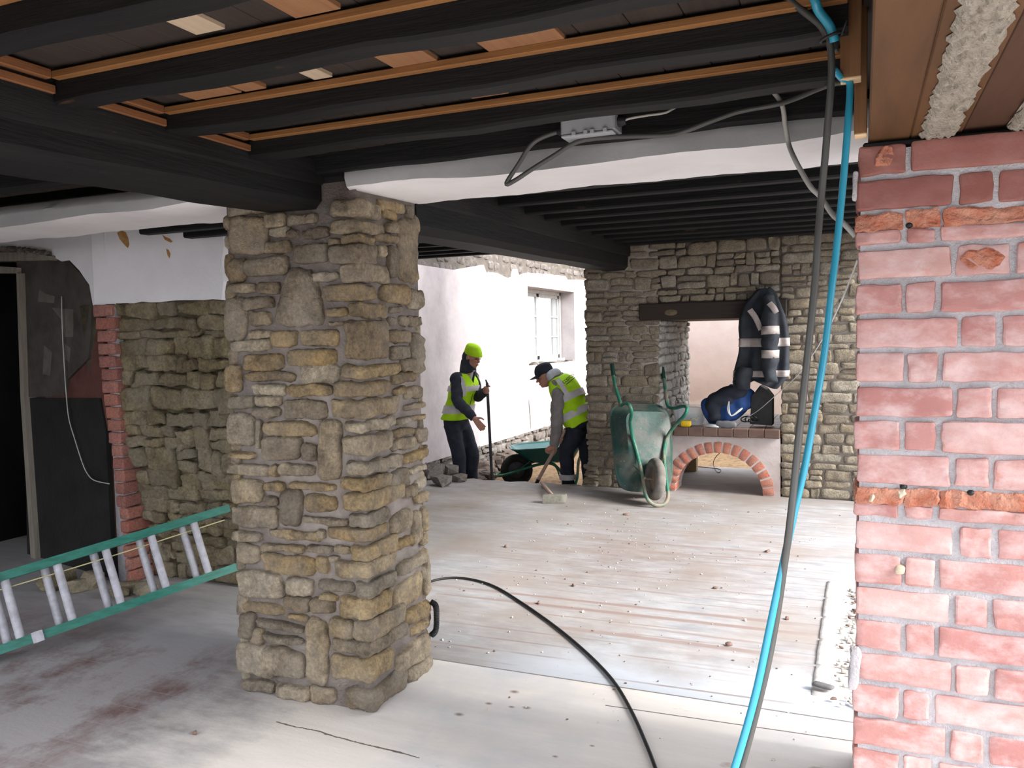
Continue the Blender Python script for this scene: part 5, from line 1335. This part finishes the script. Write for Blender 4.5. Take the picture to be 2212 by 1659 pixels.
# lettering on the shoulders
fc = bpy.data.curves.new('lettering', 'FONT'); fc.body = 'COSTCO'; fc.size = 0.050; fc.align_x = 'CENTER'; fc.extrude = 0.0012; fc.shear = 0.1
fc.materials.append(m_blk)
ft = bpy.data.objects.new('lettering_curve', fc); C.objects.link(ft); lm = bpy.data.meshes.new_from_object(ft.evaluated_get(bpy.context.evaluated_depsgraph_get())); bpy.data.objects.remove(ft)
fo = bpy.data.objects.new('lettering', lm); C.objects.link(fo); fo.parent = vest; fo['label'] = 'black shop lettering with an underline'
from mathutils.bvhtree import BVHTree
bpy.context.view_layer.update()
bv = BVHTree.FromPolygons([v.co.copy() for v in vest.data.vertices], [list(p.vertices) for p in vest.data.polygons])
def onvest(x, y):
    h_, n_, i_, d_ = bv.ray_cast(Vector(CAMP-t.loc), Vector(nrm(ray(x, y))), 20)
    if h_ is None: h_, n_, i_, d_ = bv.find_nearest(Vector(W1(x, y)-t.loc))
    return np.array(h_)+t.loc, np.array(n_)
hA, nA = onvest(1220, 829); hB, nB = onvest(1240, 814); hM, nM = onvest(1230, 821)
outd = nM if nM@(CAMP-hM) > 0 else -nM
xd = nrm((hB-hA)-outd*((hB-hA)@outd)); yd = nrm(np.cross(outd, xd)); tpos = hM+outd*0.006
loc = tpos-t.loc
fo.matrix_local = Matrix(((xd[0], yd[0], outd[0], loc[0]), (xd[1], yd[1], outd[1], loc[1]), (xd[2], yd[2], outd[2], loc[2]), (0, 0, 0, 1)))
mb = MB(); obox(mb, tpos-yd*0.016, xd, yd, outd, 0.085, 0.003, 0.0015, m=0, n=(1, 1, 1)); t.part('underline', mb, m_blk, vest, smooth=False)
# shovel
ts = Thing('shovel', 'shovel with a wooden shaft in the hands of the bending worker', 'shovel', s_bot)
fin = s_bot+sax*((s_bot[2]-(GZ+0.06))/-sax[2]); mb = MB(); tube(mb, [s_top-sax*0.05, s_top, s_bot, fin-sax*0.1], 0.0185, 10, 2); ts.part('shaft', mb, m_ash, label='pale wooden shaft')
mb = MB(); tube(mb, [s_top-sax*0.05-acr*0.055, s_top-sax*0.05+acr*0.055], 0.015, 8, 1); ts.part('handle', mb, m_ash)
mb = MB(); sx = nrm(np.cross(sax, fw)); q = [fin-sax*0.16-sx*0.10, fin-sax*0.16+sx*0.10, fin+sax*0.06+sx*0.085, fin+sax*0.06-sx*0.085]
stone(mb, q, np.cross(sx, sax), -0.004, 0.008, RNG, (6, 6, 2), 14, 0.0, 10); tube(mb, [fin-sax*0.25, fin-sax*0.1], [0.022, 0.014], 8, 1); ts.part('blade', mb, m_steel, label='steel blade')

# ---- things on and around the fireplace
JX = lambda x, y, Y: onY(1240+x*0.3617, 520+y*0.3617, Y)
tj = Thing('work_jacket', 'dark work jacket with pale reflective bands hung from the fireplace lintel', 'jacket', JX(1150, 830, WY-0.10))
levels = [(285, 1105, 1180), (320, 1065, 1210), (380, 1010, 1235), (450, 985, 1262), (520, 980, 1275), (600, 985, 1282), (680, 975, 1284), (760, 958, 1282), (820, 948, 1272), (850, 946, 1225)]
def jrings(Y=WY-0.10):
    out = []
    for (y, xl, xr) in levels:
        a, b = JX(xl, y, Y), JX(xr, y, Y); out.append(((a+b)/2, (b-a)[0]/2))
    return out
def jloft(v0, v1, e, seed=2, k=6, n=72):
    R_ = jrings(); Cc = smoothpath([r_[0] for r_ in R_], k); Wd = np.interp(np.linspace(0, len(R_)-1, len(Cc)), range(len(R_)), [r_[1] for r_ in R_])
    m_ = len(Cc); ang = np.linspace(0, 2*np.pi, n, endpoint=False); V = []; rows = 0
    for f in np.linspace(v0*(m_-1), v1*(m_-1), max(4, int((v1-v0)*(m_-1))+1)):
        i = min(int(f), m_-2); u = f-i; c = Cc[i]*(1-u)+Cc[i+1]*u; w_ = Wd[i]*(1-u)+Wd[i+1]*u; q_ = f/(m_-1)
        dep = 0.035+0.05*min(1, q_*2.5)
        fold = 0.026*min(1, q_*2)*(np.sin(ang*5+1.2+q_*1.6)+0.6*np.sin(ang*9-2+q_*2.5))+0.012*np.sin(q_*17+ang*2)*q_
        hem = 0.05*np.sin(ang*2+2.6)*max(0, (q_-0.9)*10)
        x = c[0]+np.cos(ang)*(w_+e+fold*0.3); y = c[1]+np.sin(ang)*(dep+e+fold); z = np.full(n, c[2])-hem
        V.append(np.c_[x, y, z]); rows += 1
    F = []
    for i in range(rows-1):
        for q_ in range(n): F.append([i*n+q_, i*n+(q_+1) % n, (i+1)*n+(q_+1) % n, (i+1)*n+q_][::-1])
    F.append(list(range(n))); F.append([(rows-1)*n+q_ for q_ in range(n)][::-1])
    mb = MB(); mb.add(np.concatenate(V), F); return mb
jb = tj.part('jacket_body', jloft(0, 1, 0), m_jack, sharp=None)
for (a, b) in ((0.53, 0.60), (0.80, 0.87)): tj.part('reflective_band', jloft(a, b, 0.006), m_band, jb, sharp=None)
def sleeve(pts, rad, bands, nm='sleeve'):
    mb = MB(); tube(mb, pts, rad, 16, 6); P0 = MB(); V = mb.v[0]; V = V+wob(V, np.random.default_rng(9), 0.008, 18); mb.v[0] = V
    s_ = tj.part(nm, mb, m_jack, sharp=None); P_ = smoothpath(pts, 6); R_ = np.interp(np.linspace(0, len(rad)-1, len(P_)), range(len(rad)), rad)
    for (a, b) in bands:
        i0, i1 = int(a*(len(P_)-1)), int(b*(len(P_)-1)); mb = MB(); tube(mb, list(P_[i0:i1+1]), list(R_[i0:i1+1]+0.009), 16, 1); tj.part('reflective_band', mb, m_band, s_, sharp=None)
sleeve([JX(1165, 330, WY-0.20), JX(1168, 420, WY-0.235), JX(1172, 560, WY-0.25), JX(1172, 700, WY-0.25), JX(1170, 850, WY-0.245)], [0.05, 0.064, 0.070, 0.066, 0.054], ((0.44, 0.50), (0.70, 0.76)))
sleeve([JX(1020, 760, WY-0.17), JX(1015, 800, WY-0.18), JX(1005, 885, WY-0.17)], [0.07, 0.075, 0.062], ())
for pts in ([JX(1050, 412, WY-0.215), JX(1085, 460, WY-0.225), JX(1118, 530, WY-0.235)], [JX(1165, 372, WY-0.275), JX(1190, 400, WY-0.285), JX(1208, 432, WY-0.27)]):
    mb = MB(); P_ = smoothpath(pts, 5); d_ = nrm(np.cross(nrm(P_[-1]-P_[0]), YH))
    loft(mb, [(p, d_, YH, 0.026, 0.016) for p in P_], 12, 0, 1, 3); tj.part('reflective_band', mb, m_band, jb)
mb = MB(); tube(mb, [JX(1140, 268, WY-0.005), JX(1140, 270, WY-0.08), JX(1140, 290, WY-0.10)], 0.006, 8, 2); tj.part('hanging_loop', mb, m_jack)
# blue and navy bag heap
HY = WY+0.1
tbag = Thing('holdall', 'blue and navy cloth bag slumped on the hearth below the jacket', 'bag', JX(950, 1085, HY+0.05))
def lump(name, parts, m_, th, vox=0.014, seed=1, amp=0.02, fr=16, **kw):
    mb = MB()
    for (x, y, Y, rx, ry, rz) in parts: ellipsoid(mb, JX(x, y, Y), XH, YH, ZH, rx, ry, rz, n=(8, 8, 8))
    return th.part(name, fuse(mb, vox, 3, wr=cloth_wr(seed, amp, fr)), m_, sharp=None, **kw)
bb = lump('bag_body', ((900, 1000, HY+.05, .16, .12, .13), (960, 960, HY+.08, .14, .12, .15), (840, 1010, HY+.02, .12, .10, .14), (1000, 940, HY+.08, .13, .1, .12)), m_blue, tbag, seed=3)
lump('bag_flap', ((830, 990, HY-.03, .08, .07, .10), (870, 945, HY-.02, .12, .08, .07), (940, 905, HY, .13, .08, .06), (835, 1050, HY-.03, .07, .06, .07)), m_navy, tbag, seed=5)
for i in range(2):
    mb = MB(); tube(mb, [JX(925, 960, HY-.10), JX(918+i*8, 1010, HY-.13), JX(940, 1045, HY-.13), JX(985, 1020-i*8, HY-.12), JX(1005, 1000, HY-.1)], 0.006, 8, 5); tbag.part('strap', mb, m_wire, label='pale strap')
tk = Thing('tool_case', 'black case standing at the right end of the hearth under the jacket', 'case', JX(1130, 1110, HY))
mb = MB(); prism(mb, [JX(x, y, HY+.02) for x, y in ((1050, 1095), (1060, 930), (1110, 865), (1150, 890), (1182, 930), (1182, 1105))], (0, 0.2, 0)); tk.part('case_body', mb, m_blk, smooth=False)
mb = MB(); tube(mb, [JX(1095, 900, HY-.0), JX(1110, 880, HY-.02), JX(1135, 892, HY-.0)], 0.008, 8, 4); tk.part('handle', mb, m_blk)
t = Thing('clear_tub', 'clear plastic tub with a lid on the left of the hearth', 'tub', JX(715, 1075, HY+.1))
mb = MB(); c = JX(690, 1020, HY+.16); loft(mb, [(arr(c[0], c[1], HT+0.004), XH, YH, .13, .10), (arr(c[0], c[1], HT+0.15), XH, YH, .15, .12)], 24, 0, 1, 4); t.part('tub_body', mb, m_clear)
mb = MB(); loft(mb, [(arr(c[0], c[1], HT+0.152), XH, YH, .16, .125), (arr(c[0], c[1], HT+0.172), XH, YH, .16, .125), (arr(c[0], c[1], HT+0.185), XH, YH, .13, .1)], 24, 0, 1, 4); t.part('lid', mb, m_clear)
t = Thing('tape_measure', 'yellow tape measure lying on the hearth edge', 'tape measure', JX(672, 1075, WY+.02))
mb = MB(); c = JX(668, 1055, WY+.02); c[2] = HT+0.032; obox(mb, c, XH, YH, ZH, .05, .03, .03, m=5, n=(6, 4, 4)); t.part('case', mb, m_yel)
mb = MB(); obox(mb, c+arr(0.048, -0.005, -0.022), XH, YH, ZH, .012, .012, .006, m=8); t.part('hook_end', mb, m_steel)
mb = MB(); c = JX(835, 1092, WY+.0); tube(mb, [arr(c[0]-.065, c[1], HT+.02), arr(c[0]+.07, c[1]-.02, HT+.022)], 0.018, 10, 1)
tag(obj('paper_roll', mb, m_paper), 'small white paper roll at the front of the hearth', 'paper')
mb = MB(); r_ = np.random.default_rng(3); pts = [JX(635+k*11+r_.uniform(-10, 10), 1075+r_.uniform(-22, 12), WY+.03+r_.uniform(0, .08)) for k in range(11)]
for p in pts: p[2] = max(p[2], HT+0.006)
tube(mb, pts, 0.004, 6, 6); tag(obj('twine', mb, m_cord), 'tangle of pale twine beside the yellow tape measure', 'twine')
mb = MB(); pts = [JX(1015+30*math.cos(a)+a*4, 1065+16*math.sin(a), WY+.06+0.03*math.sin(a*2)) for a in np.linspace(0, 15, 40)]
for p in pts: p[2] = max(p[2], HT+0.008)
tube(mb, pts, 0.007, 6, 2); tag(obj('black_lead', mb, m_blk), 'coiled black lead in front of the black case', 'cable')
mb = MB(); obox(mb, arr(JX(905, 1060, WY+.0)[0], WY-.005, HT+.040), XH, YH, ZH, .10, .035, .040, m=4, n=(6, 4, 4), rng=RNG, amp=.008)
tag(obj('grey_pouch', mb, M('grey_pouch_cloth', (0.10, 0.10, 0.11), (0.14, 0.14, 0.15))), 'small grey pouch in front of the blue bag', 'pouch')
# under the arch
mb = MB(); p = onZ(1484, 1018); bbox_b(mb, p[0]-.07, p[0]+.10, p[1], p[1]+.1, 0.0, 0.17, b=.006); tag(obj('timber_block', mb, wood('block_timber', (.22, .13, .06), (.34, .21, .1), (3, 20, 20)), smooth=False), 'brown timber block on the floor under the arch', 'timber')
mb = MB(); tube(mb, [onZ(1568, 968, .26), onZ(1548, 985, .16), onZ(1541, 1000, .06), onZ(1545, 1015, .004), onZ(1553, 1021, .004), onZ(1556, 1014, .004), onZ(1530, 1010, .004), onZ(1508, 1008, .004)], 0.004, 6, 5); tag(obj('loose_wire', mb, m_blk), 'thin loose wire curling on the floor behind the brick arch', 'wire')

# ---- cables
def cab(name, label, pts, r, m_, cat='cable', n=10, k=6):
    mb = MB(); tube(mb, pts, r, n, k); return tag(obj(name, mb, m_), label, cat)
def K(x, y, Y): return onY(1400+x*0.3737, y*0.3737, Y)
g = [K(760, -40, 1.9), K(820, 0, 1.9), K(905, 70, 1.9), K(1000, 150, 1.9), K(1046, 240, 1.9), K(1061, 360, 1.9), K(1055, 520, 1.9), K(1040, 700, 1.9), K(1024, 900, 1.9), K(1000, 1150, 1.9), K(980, 1400, 1.88), K(962, 1659, 1.86)]+[onY(x, y, Y) for (x, y, Y) in ((1741, 800, 1.82), (1725, 950, 1.79), (1714, 1060, 1.77), (1704, 1150, 1.75), (1694, 1220, 1.74), (1676, 1340, 1.71), (1650, 1470, 1.67), (1600, 1659, 1.62), (1540, 1840, 1.58))]
g.append(arr(g[-1][0]-0.06, 1.52, 0.16)); g.append(arr(g[-1][0]-0.1, 1.45, 0.012)); g.append(arr(g[-1][0]-0.3, 1.25, 0.009))
cab('hanging_cable', 'thick grey cable hanging from the ceiling in front of the fireplace', g, 0.0078, m_cabg)
b = [onY(x, y, Y) for (x, y, Y) in ((1836, 180, 1.98), (1832, 260, 1.97), (1826, 340, 1.96), (1818, 430, 1.95), (1806, 545, 1.93), (1797, 620, 1.91), (1781, 760, 1.88), (1758, 900, 1.84), (1738, 1010, 1.81), (1716, 1105, 1.78), (1700, 1180, 1.755), (1687, 1240, 1.735), (1664, 1350, 1.70), (1632, 1500, 1.65), (1587, 1659, 1.60), (1528, 1840, 1.56))]
b = [onY(1802, 150, 1.93), onY(1820, 170, 1.97)]+b
b.append(arr(b[-1][0]-0.08, 1.5, 0.17)); b.append(arr(b[-1][0]-0.12, 1.42, 0.012)); b.append(arr(b[-1][0]-0.3, 1.2, 0.010))
cab('water_pipe', 'long bright blue plastic pipe hanging beside the grey cable', b, 0.0076, m_hose, 'pipe')
cab('water_pipe', 'short blue pipe end coming down beside the cable at the ceiling', [K(930, -60, 1.86), K(965, 0, 1.86), K(985, 60, 1.87), K(1045, 140, 1.88), K(1070, 200, 1.885), K(1078, 240, 1.89)], 0.010, m_hose, 'pipe')
mb = MB(); c = K(1062, 215, 1.885); ring = [c+arr(0.022*math.cos(a), 0.016*math.sin(a), 0.006*math.cos(a)) for a in np.linspace(0, 2*math.pi, 14, endpoint=False)]
tube(mb, ring, 0.0035, 6, 1, closed=True); tube(mb, [c+arr(.02, -.012, 0), c+arr(.03, -.03, .02)], .0025, 6, 1); tag(obj('cable_tie', mb, m_blk), 'black tie binding the grey cable and blue pipe', 'cable tie')
cab('conduit', 'dark upright conduit beside the brown timber offcuts', [K(1088, -60, 1.93), K(1088, 60, 1.93), K(1084, 180, 1.93), K(1082, 300, 1.93)], 0.0075, m_cabg)
cab('beige_cable', 'pale beige cable drooping across the white beam', [onY(x, y, Y) for (x, y, Y) in ((1655, 190, 2.64), (1672, 200, 2.62), (1690, 228, 2.62), (1696, 270, 2.64), (1704, 312, 2.65), (1716, 342, 2.60), (1732, 372, 2.58), (1752, 405, 2.56), (1772, 425, 2.55), (1800, 465, 2.50), (1822, 482, 2.45), (1848, 510, 2.45))], 0.0075, m_cabl)
# junction box under the last joist
tjb = Thing('junction_box', 'grey plastic junction box fixed under the joist above the white beam', 'junction box', onY(1275, 290, 2.60))
c = onY(1276, 275, 2.60); wv = nrm(onY(1336, 262, 2.60)-onY(1217, 280, 2.60)); wv = nrm(arr(wv[0], wv[1], 0))
hw = np.linalg.norm(onY(1334, 275, 2.6)-onY(1219, 275, 2.6))/2
mb = MB(); bbox_b(mb, c[0]-hw, c[0]+hw, 2.56, 2.652, c[2]-0.026, c[2]+0.033, b=0.006); tjb.part('box_base', mb, m_boxg, smooth=False)
mb = MB(); bbox_b(mb, c[0]-hw+.004, c[0]+hw-.004, 2.555, 2.64, c[2]-0.034, c[2]-0.0262, b=0.003); lid = tjb.part('lid', mb, m_boxg, smooth=False)
for dx in (-.05, -.01, .012, .055):
    mb = MB(); bbox_b(mb, c[0]+dx, c[0]+dx+.014, 2.549, 2.556, c[2]-0.034, c[2]-0.018, b=0.002); tjb.part('clip', mb, m_boxg, lid, smooth=False)
for s, zz in ((-1, 0.0), (1, 0.008)):
    mb = MB(); p = arr(c[0]+s*hw, 2.605, c[2]+zz); tube(mb, [p-arr(s*.002, 0, 0), p+arr(s*.012, 0, 0), p+arr(s*.026, 0, 0)], [.017, .016, .011], 10, 1); tjb.part('gland', mb, m_blk, label='black cable gland')
cab('black_cable', 'black cable looped below the junction box and along the white beam', [arr(c[0]-hw-.02, 2.605, c[2])]+[onY(x, y, 2.60) for (x, y) in ((1180, 293), (1155, 306), (1138, 325), (1122, 352), (1094, 396), (1112, 390), (1150, 365), (1200, 334), (1235, 312), (1270, 301), (1340, 295), (1440, 292), (1480, 283), (1540, 260), (1600, 240), (1680, 225))]+[onY(1720, 212, 2.55), onY(1760, 195, 2.45), onY(1800, 180, 2.3), onY(1835, 176, 2.1)], 0.0078, m_cabg)
cab('white_flex', 'thin white flex leaving the right side of the junction box', [arr(c[0]+hw+.02, 2.605, c[2]+.008)]+[onY(x, y, Y) for (x, y, Y) in ((1360, 256, 2.60), (1400, 249, 2.61), (1435, 244, 2.62), (1452, 236, 2.63), (1468, 227, 2.645))], 0.0038, m_cabl)
cab('white_flex', 'long thin white flex stretched from the brick wall to the fireplace', [onY(1852, 560, 2.40), onY(1846, 580, 2.45), onY(1815, 655, 3.2), onY(1775, 735, 4.2), onY(1725, 808, 5.6), onY(1680, 850, 6.8), onY(1640, 885, 7.6), onY(1612, 903, 7.78), onY(1600, 910, 7.85)], 0.003, m_wire)
cab('black_cable', 'black cable snaking across the floor from the pillar towards the viewer', [onZ(x, y, 0.0085) for (x, y) in ((915, 1262), (945, 1252), (985, 1248), (1030, 1254), (1075, 1270), (1130, 1304), (1190, 1346), (1240, 1386), (1290, 1432), (1330, 1478), (1365, 1538), (1395, 1605), (1418, 1665), (1450, 1760))], 0.0072, m_blk)
# corrugated conduit at the pillar
mb = MB(); P_ = smoothpath([onX(930, 1300, -1.785), onX(941, 1308, -1.765), onX(943, 1335, -1.765), onX(941, 1362, -1.765), onX(932, 1372, -1.785)], 16)
R_ = [0.0125+(0.002 if k % 2 else -0.0012) for k in range(len(P_))]; tube(mb, list(P_), R_, 12, 1); tag(obj('corrugated_conduit', mb, m_blk, smooth=False), 'black corrugated conduit stub at the right foot of the pillar', 'conduit')
cab('thin_wire', 'thin pale wire hanging down the dark cement wall', [onD(x, y, 0.04) for (x, y) in ((133, 640), (135, 720), (139, 790), (143, 850), (149, 905), (162, 950), (178, 1000), (190, 1025), (205, 1038), (236, 1045))], 0.0035, m_cabl, 'wire')

# ---- broken stones and crumbs
rs = np.random.default_rng(77)
def rock(mb, c, s, r_):
    """angular broken stone: chamfered hull of random points, cut by flats"""
    bm = bmesh.new()
    for k in range(26):
        p = r_.uniform(-1, 1, 3); p = p/max(np.abs(p))*r_.uniform(.72, 1.0); bm.verts.new(tuple(p*np.asarray(s)))
    ret = bmesh.ops.convex_hull(bm, input=bm.verts)
    bmesh.ops.delete(bm, geom=[v for v in bm.verts if not v.link_faces], context='VERTS')
    bm.verts.index_update()
    P = np.array([v.co[:] for v in bm.verts]); F = [[v.index for v in f.verts] for f in bm.faces]; bm.free()
    th = r_.uniform(0, 6.28); Rz = np.array([[math.cos(th), -math.sin(th), 0], [math.sin(th), math.cos(th), 0], [0, 0, 1]])
    P = P@Rz.T; P[:, 2] -= P[:, 2].min(); mb.add(P+np.asarray(c), F)
places = [((952, 1048), (.13, .09, .055), 'grey broken stone at the foot of the pillar heap, nearest the viewer'), ((994, 1040), (.08, .07, .04), 'small grey broken stone at the right end of the heap by the pillar'),
          ((975, 1030), (.10, .08, .075), 'grey broken stone behind the heap, next to the worker in the lime hat'), ((936, 1034), (.11, .08, .10), 'upright grey broken stone half hidden behind the pillar')]
for (pxy, s_, lab) in places:
    mb = MB(); p = onZ(*pxy); rock(mb, (p[0], p[1], -0.001), s_, rs); tag(obj('broken_stone', mb, m_gstone, smooth=False), lab, 'stone', 'broken stones at the floor edge')
for (pxy, s_) in (((215, 1262), (.10, .07, .06)), ((120, 1268), (.12, .08, .05)), ((170, 1276), (.07, .06, .04)), ((260, 1290), (.06, .05, .03)), ((330, 1262), (.09, .06, .035)), ((440, 1238), (.08, .06, .04))):
    mb = MB(); p = onZ(*pxy); rock(mb, (p[0], min(p[1], 3.56), -0.001), s_, rs); tag(obj('rubble_stone', mb, m_rub, smooth=False), 'small dull rubble stone on the floor behind the ladder', 'stone', 'rubble stones behind the ladder')
for (pxy, s_) in (((1093, 1182), (.03, .02, .016)), ((1240, 1267), (.024, .016, .016)), ((1164, 1304), (.026, .012, .014)), ((1352, 1113), (.045, .02, .016)), ((1658, 1192), (.045, .02, .012)), ((1575, 1395), (.028, .018, .016)), ((1700, 1338), (.026, .016, .014)), ((420, 1588), (.018, .014, .014)), ((1545, 1272), (.03, .016, .012))):
    mb = MB(); p = onZ(*pxy); rock(mb, (p[0], p[1], -0.0005), tuple(v*0.6 for v in s_), rs); tag(obj('brick_crumb', mb, m_crumb), 'small brown brick crumb on the dusty floor', 'crumb', 'brick crumbs on the floor')
for (pxy, s_) in (((1259, 1323), (.013, .012, .011)), ((1107, 1335), (.009, .008, .008)), ((1609, 1341), (.016, .014, .012)), ((1263, 1261), (.01, .009, .008)), ((1100, 1366), (.009, .008, .007)), ((956, 1383), (.011, .010, .008)), ((1299, 1309), (.008, .007, .007))):
    mb = MB(); p = onZ(*pxy); rock(mb, (p[0], p[1], -0.0005), tuple(v*0.6 for v in s_), rs); tag(obj('plaster_lump', mb, m_chip), 'little white plaster lump on the grey floor', 'lump', 'plaster lumps on the floor')
mb = MB()
for k in range(420):
    x, y = rs.uniform(-2.6, -0.15), rs.uniform(2.9, 7.3)
    if k % 3 == 0: x, y = rs.normal(-1.5, 0.4), rs.normal(5.4, 0.7)
    s_ = rs.uniform(.0014, .0042)
    V, F = cubegrid(2, 2, 2); V = V/(np.sum(np.abs(V)**4, axis=1)**.25)[:, None]; P = V*np.array([s_*rs.uniform(.7, 1.8), s_, s_*.7]); P += wob(P, rs, s_*.3, 200); mb.add(P+arr(x, y, s_*.6), F, int(rs.random() < .4))
tag(obj('debris', mb, [m_chip, m_crumb]), 'fine crumbs of plaster and brick scattered over the grey floor', 'debris', kind='stuff')
# rubble along the removed wall's strip
mb = MB()
for k in range(170):
    y = rs.uniform(3.42, 5.0); x = rs.normal(-0.02, 0.03); s_ = rs.uniform(.003, .010)
    if x > .02: x = 0.02-abs(x)*.5
    V, F = cubegrid(3, 3, 3); V = V/(np.sum(np.abs(V)**3.5, axis=1)**(1/3.5))[:, None]; P = V*np.array([s_*1.3, s_, s_*.7]); P += wob(P, rs, s_*.25, 100); mb.add(P+arr(x, y, .012+s_*.5), F, int(rs.random() < .35))
tag(obj('gravel', mb, [m_chip, m_crumb]), 'loose mortar gravel along the pale strip beside the brick wall', 'gravel', kind='stuff')
mb = MB(); p = onZ(1778, 1486, .015); obox(mb, p+arr(0, 0, .012), nrm(arr(1, -.35, 0)), nrm(arr(.35, 1, 0)), ZH, .045, .02, .006, m=8, n=(4, 3, 2), rng=rs, amp=.002); tag(obj('slate_piece', mb, M('grey_slate', (.1, .1, .1), (.16, .15, .15), 20)), 'thin dark slate piece on the pale strip near the brick wall', 'slate')

mb = MB()
for k in range(70):
    y = rs.uniform(8.75, 11.2); x = XW+0.16+abs(rs.normal(0, .22)); s_ = rs.uniform(.04, .12)
    rock(mb, (x, y, -0.30+max(0, .22-(x-XW)*.5)*rs.uniform(.2, 1)), (s_*1.2, s_, s_*.75), rs)
tag(obj('rubble', mb, M('dark_soil_rubble', (.05, .038, .03), (.13, .10, .08), 6, bump=.8, bscale=30), smooth=False), 'dark earth and rubble banked along the foot of the white wall', 'rubble', kind='stuff')
